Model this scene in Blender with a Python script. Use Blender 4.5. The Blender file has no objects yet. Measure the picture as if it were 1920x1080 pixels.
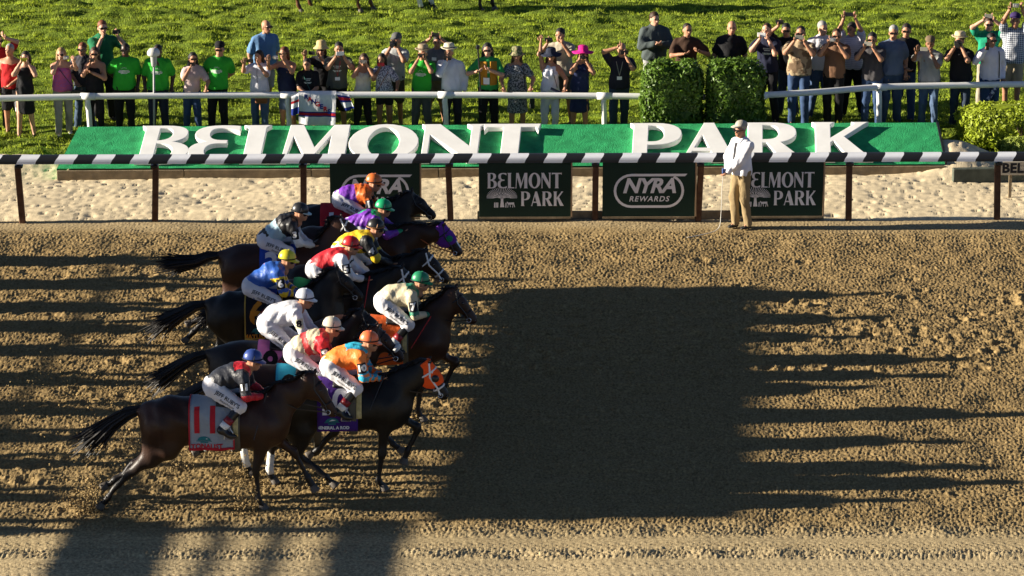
import bpy, bmesh, math, random
import numpy as np
from mathutils import Vector, Matrix
from mathutils.bvhtree import BVHTree

rng = np.random.default_rng(11)
random.seed(5)
R = math.radians
scene = bpy.context.scene
COL = scene.collection

# ------------------------------------------------------------------ camera
PITCH = R(17.0); CAM_H = 16.0; FPX = 6672.0        # focal length in pixels of a 1920 wide frame
cam_d = bpy.data.cameras.new('camera'); cam = bpy.data.objects.new('camera', cam_d); COL.objects.link(cam)
cam.location = (0, 0, CAM_H); cam.rotation_euler = (math.pi/2 - PITCH, 0, 0)
cam_d.sensor_width = 36; cam_d.lens = FPX/1920*36; cam_d.clip_start = 1; cam_d.clip_end = 6000
scene.camera = cam
# ------------------------------------------------------------------ light
SUN_EL, SUN_AZ = 14.0, 1.5                          # low sun from the left, a touch from the stand side
world = bpy.data.worlds.new('World'); scene.world = world; world.use_nodes = True
wn = world.node_tree.nodes; wl = world.node_tree.links
sky = wn.new('ShaderNodeTexSky'); sky.sky_type = 'NISHITA'; sky.sun_disc = False
sky.sun_elevation = R(SUN_EL); sky.sun_rotation = R(270 - SUN_AZ); sky.air_density = 0.35; sky.dust_density = 0.1; sky.ozone_density = 1.0
wl.new(sky.outputs[0], wn['Background'].inputs[0]); wn['Background'].inputs[1].default_value = 0.05
sun_d = bpy.data.lights.new('sun', 'SUN'); sun = bpy.data.objects.new('sun', sun_d); COL.objects.link(sun)
sun_d.energy = 5.0; sun_d.angle = R(0.5); sun_d.color = (1.0, 0.90, 0.74)
SUN_DIR = Vector((math.cos(R(SUN_AZ)), math.sin(R(SUN_AZ)), -math.tan(R(SUN_EL)))).normalized()
sun.rotation_euler = SUN_DIR.to_track_quat('-Z', 'Y').to_euler()
vs = scene.view_settings
vs.view_transform = 'Standard'; vs.look = 'None'; vs.gamma = 1.0; vs.exposure = 1.5; vs.use_curve_mapping = False

# ------------------------------------------------------------------ helpers
CP, SP = math.cos(PITCH), math.sin(PITCH)
def G(px, py, z=0.0):
    """point of the place at height z that the photo shows at pixel px, py (1920 wide)"""
    a = (px-960)/FPX; b = (540-py)/FPX
    d = Vector((a, CP + SP*b, -SP + CP*b)); t = (z-CAM_H)/d.z
    return Vector((0, 0, CAM_H)) + d*t
def S(row): return 0.0597*(row+1500)               # pixels per metre on the ground at a row
def on_lane(px, py, lane_y):
    """x, z on the vertical plane y = lane_y"""
    a = (px-960)/FPX; b = (540-py)/FPX
    t = lane_y/(CP+SP*b)
    return a*t, CAM_H + (-SP+CP*b)*t

def link(o, parent=None):
    COL.objects.link(o)
    if parent is not None: o.parent = parent
    return o
def mesh_np(name, v, f, smooth=False):
    me = bpy.data.meshes.new(name)
    v = np.asarray(v, dtype=np.float32)
    if isinstance(f, np.ndarray):
        n, k = f.shape
        me.vertices.add(len(v)); me.vertices.foreach_set('co', v.ravel())
        me.loops.add(n*k); me.loops.foreach_set('vertex_index', f.astype(np.int32).ravel())
        me.polygons.add(n); me.polygons.foreach_set('loop_start', np.arange(0, n*k, k, dtype=np.int32))
        me.update(calc_edges=True)
    else:
        me.from_pydata([tuple(map(float, p)) for p in v], [], [tuple(map(int, q)) for q in f]); me.update()
    if smooth and len(me.polygons): me.polygons.foreach_set('use_smooth', [True]*len(me.polygons))
    return me
def add(name, v, f, m, parent=None, smooth=False, loc=None):
    me = v if isinstance(v, bpy.types.Mesh) else mesh_np(name, v, f, smooth)
    ms = m if isinstance(m, (list, tuple)) else [m]
    if len(me.materials) == 0:
        for k in ms: me.materials.append(k)
    o = bpy.data.objects.new(name, me)
    if loc is not None: o.location = loc
    return link(o, parent)
def share(name, me, m, parent=None, mat4=None):
    """another object on the same mesh with a material of its own"""
    o = bpy.data.objects.new(name, me)
    if len(me.materials) == 0: me.materials.append(m)
    link(o, parent)
    o.material_slots[0].link = 'OBJECT'; o.material_slots[0].material = m
    if mat4 is not None: o.matrix_local = mat4
    return o
def empty(name, loc=(0, 0, 0), rz=0, sc=1):
    o = bpy.data.objects.new(name, None); o.location = loc; o.rotation_euler = (0, 0, rz); o.scale = (sc, sc, sc)
    o.empty_display_size = .1
    return link(o)
def tag(o, label, cat, group=None):
    o['label'] = label; o['category'] = cat
    if group: o['group'] = group
    return o
def structure(o): o['kind'] = 'structure'; return o

class MB:
    def __init__(s): s.v = []; s.f = []
    def put(s, v, f):
        n = len(s.v); s.v += [tuple(p) for p in v]; s.f += [tuple(i+n for i in q) for q in f]; return s
    def box(s, c, d, rot=None, bev=0.0):
        x, y, z = d[0]/2, d[1]/2, d[2]/2
        if bev > 0:
            v = []
            for sx in (-1, 1):
                for sy in (-1, 1):
                    for sz in (-1, 1):
                        v += [(sx*(x-bev), sy*(y-bev), sz*z), (sx*(x-bev), sy*y, sz*(z-bev)), (sx*x, sy*(y-bev), sz*(z-bev))]
            bm = bmesh.new(); [bm.verts.new(p) for p in v]; bmesh.ops.convex_hull(bm, input=bm.verts[:])
            bm.verts.index_update(); v = [p.co.copy() for p in bm.verts]; f = [[q.index for q in fc.verts] for fc in bm.faces]; bm.free()
        else:
            v = [Vector((a*x, b*y, e*z)) for a in (-1, 1) for b in (-1, 1) for e in (-1, 1)]
            f = [(0, 1, 3, 2), (4, 6, 7, 5), (0, 4, 5, 1), (2, 3, 7, 6), (0, 2, 6, 4), (1, 5, 7, 3)]
        if rot is not None: v = [rot @ Vector(p) for p in v]
        return s.put([Vector(p)+Vector(c) for p in v], f)
    def tube(s, pts, rad, n=6, flat=None):
        pts = [Vector(p) for p in pts]; rad = rad if isinstance(rad, (list, tuple)) else [rad]*len(pts)
        rings = []; up0 = None
        for i, p in enumerate(pts):
            t = (pts[min(i+1, len(pts)-1)]-pts[max(i-1, 0)])
            t = t.normalized() if t.length > 1e-9 else Vector((0, 0, 1))
            if up0 is None: up0 = Vector((0, 0, 1)) if abs(t.z) < .9 else Vector((1, 0, 0))
            a = t.cross(up0)
            if a.length < 1e-5: a = t.orthogonal()
            a.normalize(); b = a.cross(t).normalized(); up0 = b
            q = flat or 1.0
            rings.append([p+(a*math.cos(2*math.pi*k/n)+b*math.sin(2*math.pi*k/n)*q)*rad[i] for k in range(n)])
        v = [p for r in rings for p in r]; f = []
        for i in range(len(rings)-1):
            for k in range(n):
                k2 = (k+1) % n; f.append((i*n+k, i*n+k2, (i+1)*n+k2, (i+1)*n+k))
        f.append(tuple(range(n-1, -1, -1))); f.append(tuple((len(rings)-1)*n+k for k in range(n)))
        return s.put(v, f)
    def lathe(s, prof, n=16, c=(0, 0, 0), sx=1.0, sy=1.0):
        v = [(c[0]+r*math.cos(2*math.pi*k/n)*sx, c[1]+r*math.sin(2*math.pi*k/n)*sy, c[2]+z) for r, z in prof for k in range(n)]
        f = [(i*n+k, i*n+(k+1) % n, (i+1)*n+(k+1) % n, (i+1)*n+k) for i in range(len(prof)-1) for k in range(n)]
        f.append(tuple(range(n-1, -1, -1))); f.append(tuple((len(prof)-1)*n+k for k in range(n)))
        return s.put(v, f)
    def add(s, name, m, parent=None, smooth=False, loc=None): return add(name, s.v, s.f, m, parent, smooth, loc)
    def mesh(s, name, smooth=False): return mesh_np(name, s.v, s.f, smooth)

# ------------------------------------------------------------------ materials
_mats = {}
def mat(name, c, rough=.8, spec=.3, var=.12, scale=6, bump=0, bscale=40, metal=0, trans=0, sheen=0):
    if name in _mats: return _mats[name]
    m = bpy.data.materials.new(name); m.use_nodes = True; _mats[name] = m
    nt = m.node_tree; b = nt.nodes['Principled BSDF']; L = nt.links.new
    tc = nt.nodes.new('ShaderNodeTexCoord')
    nz = nt.nodes.new('ShaderNodeTexNoise'); nz.inputs['Scale'].default_value = scale; nz.inputs['Detail'].default_value = 4
    L(tc.outputs['Object'], nz.inputs['Vector'])
    mr = nt.nodes.new('ShaderNodeMapRange'); mr.inputs[1].default_value = .3; mr.inputs[2].default_value = .7
    mr.inputs[3].default_value = 1-var; mr.inputs[4].default_value = 1+var
    L(nz.outputs[0], mr.inputs[0])
    mx = nt.nodes.new('ShaderNodeVectorMath'); mx.operation = 'SCALE'; mx.inputs[0].default_value = c[:3]
    L(mr.outputs[0], mx.inputs['Scale']); L(mx.outputs[0], b.inputs['Base Color'])
    b.inputs['Roughness'].default_value = rough; b.inputs['Specular IOR Level'].default_value = spec; b.inputs['Metallic'].default_value = metal
    if sheen: b.inputs['Sheen Weight'].default_value = sheen
    if bump:
        n2 = nt.nodes.new('ShaderNodeTexNoise'); n2.inputs['Scale'].default_value = bscale; n2.inputs['Detail'].default_value = 3
        L(tc.outputs['Object'], n2.inputs['Vector'])
        bp = nt.nodes.new('ShaderNodeBump'); bp.inputs['Strength'].default_value = 1; bp.inputs['Distance'].default_value = bump
        L(n2.outputs[0], bp.inputs['Height']); L(bp.outputs[0], b.inputs['Normal'])
    if trans:
        tr = nt.nodes.new('ShaderNodeBsdfTranslucent'); ad = nt.nodes.new('ShaderNodeMixShader'); ad.inputs[0].default_value = trans
        L(mx.outputs[0], tr.inputs[0]); L(b.outputs[0], ad.inputs[1]); L(tr.outputs[0], ad.inputs[2])
        L(ad.outputs[0], nt.nodes['Material Output'].inputs[0])
    return m
def cloth(c, name=None):
    nm = name or 'cloth_%02d_%02d_%02d' % tuple(int(x*99) for x in c)
    return mat(nm, c, .85, .2, .10, 5, .012, 13)
def pattern(name, c1, c2, kind, scale):
    """two-colour cloth: plaid, stripes or blotches, following the garment"""
    if name in _mats: return _mats[name]
    m = cloth(c1, name); nt = m.node_tree; b = nt.nodes['Principled BSDF']; L = nt.links.new
    tc = [n for n in nt.nodes if n.type == 'TEX_COORD'][0]
    mix = nt.nodes.new('ShaderNodeMix'); mix.data_type = 'RGBA'
    mix.inputs['A'].default_value = (*c1, 1); mix.inputs['B'].default_value = (*c2, 1)
    if kind == 'blotch':
        t = nt.nodes.new('ShaderNodeTexNoise'); t.inputs['Scale'].default_value = scale; L(tc.outputs['Object'], t.inputs['Vector'])
        r = nt.nodes.new('ShaderNodeMapRange'); r.inputs[1].default_value = .48; r.inputs[2].default_value = .53; L(t.outputs[0], r.inputs[0]); fac = r.outputs[0]
    else:
        fs = []
        for d in (('X', 'Z') if kind == 'plaid' else ('Z',)):
            t = nt.nodes.new('ShaderNodeTexWave'); t.bands_direction = d; t.inputs['Scale'].default_value = scale; L(tc.outputs['Object'], t.inputs['Vector'])
            r = nt.nodes.new('ShaderNodeMapRange'); r.inputs[1].default_value = .4; r.inputs[2].default_value = .6; L(t.outputs['Fac'], r.inputs[0]); fs.append(r.outputs[0])
        fac = fs[0]
        if len(fs) == 2:
            a = nt.nodes.new('ShaderNodeMath'); a.operation = 'MULTIPLY_ADD'; L(fs[0], a.inputs[0]); a.inputs[1].default_value = .5
            h = nt.nodes.new('ShaderNodeMath'); h.operation = 'MULTIPLY'; L(fs[1], h.inputs[0]); h.inputs[1].default_value = .5
            L(h.outputs[0], a.inputs[2]); fac = a.outputs[0]
    L(fac, mix.inputs['Factor']); L(mix.outputs['Result'], b.inputs['Base Color'])
    return m

WHITE = mat('white_paint', (.78, .78, .76), .45, .4, .06, 3)
BLACKV = mat('black_vinyl', (.012, .012, .013), .45, .4, .2, 3)
WHITEV = mat('white_vinyl', (.72, .73, .76), .45, .4, .07, 3)
DARK = mat('black_plastic', (.012, .012, .014), .35, .5, .1)
LENS = mat('lens_glass', (.01, .01, .012), .08, .6, .05)
SILVER = mat('silver_metal', (.5, .5, .5), .3, .5, .05, metal=.8)
LEATHER = mat('black_leather', (.012, .010, .010), .4, .45, .2)
TAN = mat('tan_leather', (.30, .13, .04), .5, .4, .15)
EYE = mat('dark_eye', (.012, .009, .007), .15, .6, .05)
LIP = mat('lip', (.35, .10, .08), .6, .3, .1)
LETTER = mat('print_grey', (.78, .74, .73), .7, .2, .04)
BLACKINK = mat('black_print', (.012, .012, .016), .7, .2, .05)

# ------------------------------------------------------------------ smooth solids (distance fields turned into one surface)
def smin(a, b, k):
    if k <= 0: return np.minimum(a, b)
    h = np.maximum(k-np.abs(a-b), 0)/k
    return np.minimum(a, b)-h*h*k*.25
def solid(prims, vox, clips=(), pad=.03):
    """prims: ('c', a, b, ra, rb, k[, yscale]) tapered limb or ('e', centre, radii, k[, rotation]) ellipsoid"""
    lo = np.array([9e9]*3); hi = -lo; boxes = []
    for p in prims:
        if p[0] == 'c':
            a = np.array(p[1], float); b = np.array(p[2], float); r = max(p[3], p[4])
            l = np.minimum(a, b)-r; h = np.maximum(a, b)+r
        else:
            c = np.array(p[1], float); r = np.array(p[2], float)
            if len(p) > 4 and p[4] is not None: r = np.array([r.max()]*3)
            l = c-r; h = c+r
        boxes.append((l, h)); lo = np.minimum(lo, l); hi = np.maximum(hi, h)
    lo = lo-pad-vox; hi = hi+pad+vox
    n = np.ceil((hi-lo)/vox).astype(int)+2
    F = np.full(n, 9.0, np.float32)
    ax = [(lo[i]+vox*np.arange(n[i])).astype(np.float32) for i in range(3)]
    for p, (l, h) in zip(prims, boxes):
        k = p[5] if p[0] == 'c' else p[3]; m = k+2.5*vox
        i0 = np.maximum(((l-m-lo)/vox).astype(int), 0); i1 = np.minimum(((h+m-lo)/vox).astype(int)+2, n)
        sl = tuple(slice(i0[i], i1[i]) for i in range(3))
        X = ax[0][sl[0]][:, None, None]; Y = ax[1][sl[1]][None, :, None]; Z = ax[2][sl[2]][None, None, :]
        if p[0] == 'c':
            a = np.array(p[1], float); b = np.array(p[2], float); ys = p[6] if len(p) > 6 else 1.0
            Ya = (Y-a[1])/ys; ba = b-a; ba = np.array([ba[0], ba[1]/ys, ba[2]]); bb = max(float(ba@ba), 1e-9)
            px = X-a[0]; pz = Z-a[2]
            t = np.clip((px*ba[0]+Ya*ba[1]+pz*ba[2])/bb, 0, 1)
            d = np.sqrt((px-t*ba[0])**2+(Ya-t*ba[1])**2+(pz-t*ba[2])**2)-(p[3]+t*(p[4]-p[3]))
        else:
            c = p[1]; r = p[2]; px, py, pz = X-c[0], Y-c[1], Z-c[2]
            if len(p) > 4 and p[4] is not None:
                M = np.array(p[4]).T
                px, py, pz = (M[0][0]*px+M[0][1]*py+M[0][2]*pz, M[1][0]*px+M[1][1]*py+M[1][2]*pz, M[2][0]*px+M[2][1]*py+M[2][2]*pz)
            k0 = np.sqrt((px/r[0])**2+(py/r[1])**2+(pz/r[2])**2)
            k1 = np.sqrt((px/r[0]**2)**2+(py/r[1]**2)**2+(pz/r[2]**2)**2)+1e-6
            d = k0*(k0-1)/k1
        F[sl] = smin(F[sl], d.astype(np.float32), k)
    for nrm, off in clips:
        nrm = np.array(nrm, float)
        F = np.maximum(F, (ax[0]*nrm[0])[:, None, None]+(ax[1]*nrm[1])[None, :, None]+(ax[2]*nrm[2])[None, None, :]-off)
    F[0] = F[-1] = 1; F[:, 0] = F[:, -1] = 1; F[:, :, 0] = F[:, :, -1] = 1
    F = np.where(np.abs(F) < 1e-6, 1e-6, F)
    ins = F < 0
    c = np.zeros(tuple(n-1), np.uint8)
    for dx in (0, 1):
        for dy in (0, 1):
            for dz in (0, 1):
                c += ins[dx:n[0]-1+dx, dy:n[1]-1+dy, dz:n[2]-1+dz]
    act = np.argwhere((c > 0) & (c < 8))
    idx = np.full(tuple(n-1), -1, np.int32); idx[act[:, 0], act[:, 1], act[:, 2]] = np.arange(len(act))
    acc = np.zeros((len(act), 3)); cnt = np.zeros(len(act))
    CN = [(x, y, z) for x in (0, 1) for y in (0, 1) for z in (0, 1)]
    val = {q: F[act[:, 0]+q[0], act[:, 1]+q[1], act[:, 2]+q[2]] for q in CN}
    for a in CN:
        for d in range(3):
            if a[d] == 0:
                b = list(a); b[d] = 1; b = tuple(b); fa, fb = val[a], val[b]
                s = (fa < 0) != (fb < 0); t = np.where(s, fa/(fa-fb+1e-12), 0)
                pt = np.array(a, float)[None, :].repeat(len(act), 0); pt[:, d] = t
                acc[s] += pt[s]; cnt[s] += 1
    v = lo+vox*(act+acc/np.maximum(cnt, 1)[:, None])
    quads = []
    for d in range(3):
        e, g = [(1, 2), (2, 0), (0, 1)][d]
        sa = [slice(None)]*3; sb = [slice(None)]*3; sa[d] = slice(0, -1); sb[d] = slice(1, None)
        for flip in (False, True):
            hit = (ins[tuple(sa)] & ~ins[tuple(sb)]) if not flip else (~ins[tuple(sa)] & ins[tuple(sb)])
            P = np.argwhere(hit)
            if not len(P): continue
            def cell(o1, o2):
                q = P.copy(); q[:, e] -= o1; q[:, g] -= o2; return idx[q[:, 0], q[:, 1], q[:, 2]]
            qd = np.stack([cell(1, 1), cell(0, 1), cell(0, 0), cell(1, 0)], 1)
            quads.append(qd[:, ::-1] if flip else qd)
    return v, np.concatenate(quads)
def join(*parts):
    """(v, f) pieces into one; f may be arrays of quads or lists"""
    V = []; Fc = []; n = 0
    for v, f in parts:
        V.append(np.asarray(v, float)); Fc += [tuple(int(i)+n for i in q) for q in (f.tolist() if isinstance(f, np.ndarray) else f)]; n += len(v)
    return np.concatenate(V), Fc
def xf(v, M):
    v = np.asarray(v, float); A = np.array(M); return v@A[:3, :3].T+A[:3, 3]
def rumple(v, amp=.006, lam=.11):
    """soft folds in a cloth surface"""
    v = np.asarray(v, float); k = 2*np.pi/lam; ph = rng.uniform(0, 6.3, 12); d = np.zeros_like(v)
    for i in range(6):
        w = rng.standard_normal(3); w /= np.linalg.norm(w); w *= np.array([1.0, 1.0, .55]); s = np.sin(v@w*k*rng.uniform(.6, 1.5)+ph[i])
        e = rng.standard_normal(3); d += s[:, None]*e[None, :]
    return v+d*amp/2
def rotm(ax, ang): return Matrix.Rotation(ang, 4, ax)

# ------------------------------------------------------------------ lettering
def text_geo(s, size=1.0, bold=0.0, shear=0.0, extrude=0.0, space=1.0, cut=0):
    cu = bpy.data.curves.new('t', 'FONT'); cu.body = s; cu.size = size; cu.align_x = 'CENTER'; cu.align_y = 'CENTER'
    cu.offset = bold; cu.shear = shear; cu.extrude = extrude; cu.space_character = space; cu.resolution_u = 3
    return curve_geo(cu, cut)
def curve_geo(cu, cut=0):
    ob = bpy.data.objects.new('t', cu); me = bpy.data.meshes.new_from_object(ob)
    bm = bmesh.new(); bm.from_mesh(me)
    if cut:
        bmesh.ops.triangulate(bm, faces=bm.faces[:])
        for _ in range(3):
            e = [e for e in bm.edges if e.calc_length() > cut]
            if e: bmesh.ops.subdivide_edges(bm, edges=e, cuts=1); bmesh.ops.triangulate(bm, faces=bm.faces[:])
    v = [p.co.copy() for p in bm.verts]; bm.verts.index_update(); f = [[q.index for q in fc.verts] for fc in bm.faces]
    bm.free(); bpy.data.objects.remove(ob); bpy.data.curves.remove(cu); bpy.data.meshes.remove(me)
    return v, f
def path(*seg):
    pts = []
    for s in seg:
        if len(s) == 2: pts.append(s)
        else:
            p0 = pts[-1]
            for i in range(1, 7):
                t = i/6; u = 1-t
                pts.append(tuple(u**3*p0[k]+3*u*u*t*s[k]+3*u*t*t*s[2+k]+t**3*s[4+k] for k in (0, 1)))
    return pts
def ell(cx, cy, rx, ry, n=28): return [(cx+rx*math.cos(2*math.pi*i/n), cy+ry*math.sin(2*math.pi*i/n)) for i in range(n)]
GLYPH = {
 'B': [path((0, 0), (.45, 0), (.80, 0, .90, .14, .90, .28), (.90, .42, .74, .51, .56, .54), (.72, .57, .82, .66, .82, .78), (.82, .93, .68, 1, .42, 1), (0, 1), (.06, .93), (.06, .07)),
       path((.30, .06), (.40, .06), (.56, .06, .62, .14, .62, .27), (.62, .42, .50, .49, .30, .50)), path((.30, .57), (.48, .57, .56, .66, .56, .77), (.56, .9, .5, .94, .38, .94), (.30, .94))],
 'E': [path((.82, .98), (.70, 1, .6, 1, .5, 1), (.2, 1, .06, .9, .06, .76), (.06, .64, .16, .57, .30, .54), (.12, .51, 0, .42, 0, .27), (0, .1, .15, 0, .48, 0), (.62, 0, .75, .01, .87, .05), (.87, .15), (.7, .09, .6, .08, .52, .08), (.36, .08, .27, .15, .27, .28), (.27, .42, .37, .49, .52, .49), (.64, .49), (.64, .57), (.54, .57), (.38, .57, .31, .65, .31, .76), (.31, .88, .38, .93, .5, .93), (.6, .93, .7, .9, .82, .84))],
 'L': [[(0, 0), (.62, 0), (.62, .07), (.31, .07), (.31, .94), (.37, 1), (-.03, 1), (.04, .94), (.04, .06)]],
 'M': [[(0, 0), (.14, 0), (.13, .06), (.20, .70), (.50, 0), (.55, 0), (.86, .74), (.86, .06), (.82, 0), (1.2, 0), (1.14, .06), (1.14, 1), (.88, 1), (.60, .34), (.34, 1), (.12, 1), (.07, .06)]],
 'O': [ell(.55, .5, .55, .51), ell(.55, .5, .26, .43)],
 'N': [[(0, 0), (.15, 0), (.12, .06), (.12, .72), (.72, 0), (.86, 0), (.86, .94), (.92, 1), (.68, 1), (.74, .94), (.74, .36), (.26, 1), (0, 1), (.04, .94), (.04, .06)]],
 'T': [[(.28, 0), (.66, 0), (.61, .06), (.61, .92), (.86, .92), (.90, .84), (.93, 1), (0, 1), (.02, .84), (.07, .92), (.33, .92), (.33, .06)]],
 'P': [path((0, 0), (.36, 0), (.30, .06), (.30, .40), (.42, .40), (.72, .4, .90, .52, .90, .70), (.90, .9, .72, 1, .42, 1), (0, 1), (.05, .94), (.05, .06)), path((.30, .48), (.38, .48), (.54, .48, .60, .56, .60, .7), (.60, .86, .54, .94, .38, .94), (.30, .94))],
 'A': [[(0, 0), (.17, 0), (.14, .05), (.21, .22), (.56, .22), (.63, .05), (.58, 0), (1.02, 0), (.97, .05), (.60, 1), (.42, 1), (.07, .06)], [(.24, .30), (.53, .30), (.39, .68)]],
 'R': [path((0, 0), (.36, 0), (.30, .06), (.30, .45), (.38, .45), (.64, 0), (1.02, 0), (.96, .05), (.62, .46), (.80, .5, .90, .6, .90, .73), (.90, .92, .72, 1, .42, 1), (0, 1), (.05, .94), (.05, .06)), path((.30, .53), (.38, .53), (.54, .53, .60, .6, .60, .73), (.60, .88, .54, .94, .38, .94), (.30, .94))],
 'K': [[(0, 0), (.36, 0), (.30, .06), (.30, .44), (.36, .5), (.64, 0), (1.02, 0), (.96, .05), (.54, .6), (.90, .95), (.96, 1), (.70, 1), (.74, .96), (.30, .55), (.30, .94), (.36, 1), (0, 1), (.05, .94), (.05, .06)]],
}
def glyph_geo(ch, extrude=.0, bevel=0.0, sx=1, sy=1, shear=0.0):
    cu = bpy.data.curves.new('g', 'CURVE'); cu.dimensions = '2D'; cu.fill_mode = 'BOTH'
    cu.extrude = extrude; cu.bevel_depth = bevel; cu.bevel_resolution = 1
    for pts in GLYPH[ch]:
        sp = cu.splines.new('POLY'); sp.points.add(len(pts)-1); sp.use_cyclic_u = True
        for i, (x, y) in enumerate(pts): sp.points[i].co = (x*sx+y*shear, y*sy, 0, 1)
    return curve_geo(cu)
# ================================================================== THE SETTING
def rowY(row): return G(960, row).y
def band(nx, ny, dx, dy, lx, ly):
    """random relief with wavelengths about lx by ly metres, unit deviation"""
    w = np.fft.rfft2(rng.standard_normal((ny, nx)))
    fx = np.fft.rfftfreq(nx, dx)[None, :]*lx; fy = np.fft.fftfreq(ny, dy)[:, None]*ly
    r2 = fx**2+fy**2
    h = np.fft.irfft2(w*r2*np.exp(-r2), s=(ny, nx)); return h/h.std()
def sstep(a, b, x): t = np.clip((x-a)/(b-a), 0, 1); return t*t*(3-2*t)
def sheet(name, x0, x1, y0, y1, dx, dy, hfun, m, kind='structure'):
    nx = int((x1-x0)/dx)+1; ny = int((y1-y0)/dy)+1
    X, Y = np.meshgrid(np.linspace(x0, x1, nx), np.linspace(y0, y1, ny))
    Z = hfun(X, Y, nx, ny, dx, dy)
    v = np.stack([X.ravel(), Y.ravel(), Z.ravel()], 1)
    i = (np.arange(ny-1)[:, None]*nx+np.arange(nx-1)[None, :]).ravel()
    f = np.stack([i, i+1, i+nx+1, i+nx], 1)
    o = add(name, v, f, m, smooth=True); o['kind'] = kind
    return o, (X, Y, Z)

def dirt_mat():
    m = bpy.data.materials.new('track_dirt'); m.use_nodes = True; nt = m.node_tree; L = nt.links.new
    b = nt.nodes['Principled BSDF']; b.inputs['Roughness'].default_value = .95; b.inputs['Specular IOR Level'].default_value = .15
    tc = nt.nodes.new('ShaderNodeTexCoord'); se = nt.nodes.new('ShaderNodeSeparateXYZ'); L(tc.outputs['Object'], se.inputs[0])
    mp = nt.nodes.new('ShaderNodeMapping'); mp.inputs['Scale'].default_value = (.35, 1.0, 1); L(tc.outputs['Object'], mp.inputs[0])
    n1 = nt.nodes.new('ShaderNodeTexNoise'); n1.inputs['Scale'].default_value = 1.3; n1.inputs['Detail'].default_value = 6; L(mp.outputs[0], n1.inputs['Vector'])
    n2 = nt.nodes.new('ShaderNodeTexNoise'); n2.inputs['Scale'].default_value = 28; n2.inputs['Detail'].default_value = 5; L(tc.outputs['Object'], n2.inputs['Vector'])
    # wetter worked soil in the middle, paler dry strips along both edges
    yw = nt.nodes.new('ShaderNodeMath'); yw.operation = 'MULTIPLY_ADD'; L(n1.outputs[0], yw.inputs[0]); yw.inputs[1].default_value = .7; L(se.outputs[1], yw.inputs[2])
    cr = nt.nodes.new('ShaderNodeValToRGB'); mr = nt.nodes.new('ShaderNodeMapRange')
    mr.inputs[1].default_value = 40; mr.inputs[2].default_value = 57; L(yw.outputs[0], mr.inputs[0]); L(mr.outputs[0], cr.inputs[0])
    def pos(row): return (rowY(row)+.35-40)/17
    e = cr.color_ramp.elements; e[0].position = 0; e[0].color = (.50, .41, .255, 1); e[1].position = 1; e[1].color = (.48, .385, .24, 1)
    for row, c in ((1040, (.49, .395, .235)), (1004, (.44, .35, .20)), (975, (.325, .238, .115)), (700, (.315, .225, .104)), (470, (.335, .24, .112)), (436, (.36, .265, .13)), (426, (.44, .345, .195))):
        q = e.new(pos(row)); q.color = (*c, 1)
    mx = nt.nodes.new('ShaderNodeMix'); mx.data_type = 'RGBA'; mx.blend_type = 'MULTIPLY'; mx.inputs['Factor'].default_value = 1
    cr2 = nt.nodes.new('ShaderNodeValToRGB'); cr2.color_ramp.elements[0].position = .3; cr2.color_ramp.elements[0].color = (.52, .48, .44, 1)
    cr2.color_ramp.elements[1].position = .7; cr2.color_ramp.elements[1].color = (1.25, 1.22, 1.14, 1)
    L(n2.outputs[0], cr2.inputs[0]); L(cr.outputs[0], mx.inputs['A']); L(cr2.outputs[0], mx.inputs['B']); L(mx.outputs['Result'], b.inputs['Base Color'])
    bp = nt.nodes.new('ShaderNodeBump'); bp.inputs['Distance'].default_value = .004; n3 = nt.nodes.new('ShaderNodeTexNoise'); n3.inputs['Scale'].default_value = 55; n3.inputs['Detail'].default_value = 6
    L(tc.outputs['Object'], n3.inputs['Vector']); L(n3.outputs[0], bp.inputs['Height']); L(bp.outputs[0], b.inputs['Normal'])
    return m
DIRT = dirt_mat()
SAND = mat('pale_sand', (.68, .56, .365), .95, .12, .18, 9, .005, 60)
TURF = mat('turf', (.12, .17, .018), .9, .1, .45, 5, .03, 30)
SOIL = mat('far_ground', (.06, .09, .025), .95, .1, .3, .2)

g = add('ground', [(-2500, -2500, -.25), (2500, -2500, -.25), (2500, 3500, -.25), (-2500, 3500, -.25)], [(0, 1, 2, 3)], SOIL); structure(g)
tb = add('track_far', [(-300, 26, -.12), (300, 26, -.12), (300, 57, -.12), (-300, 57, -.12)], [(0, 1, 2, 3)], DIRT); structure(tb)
lb = add('lawn_far', [(-300, 58.5, -.08), (300, 58.5, -.08), (300, 400, -.08), (-300, 400, -.08)], [(0, 1, 2, 3)], TURF); structure(lb)

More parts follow.
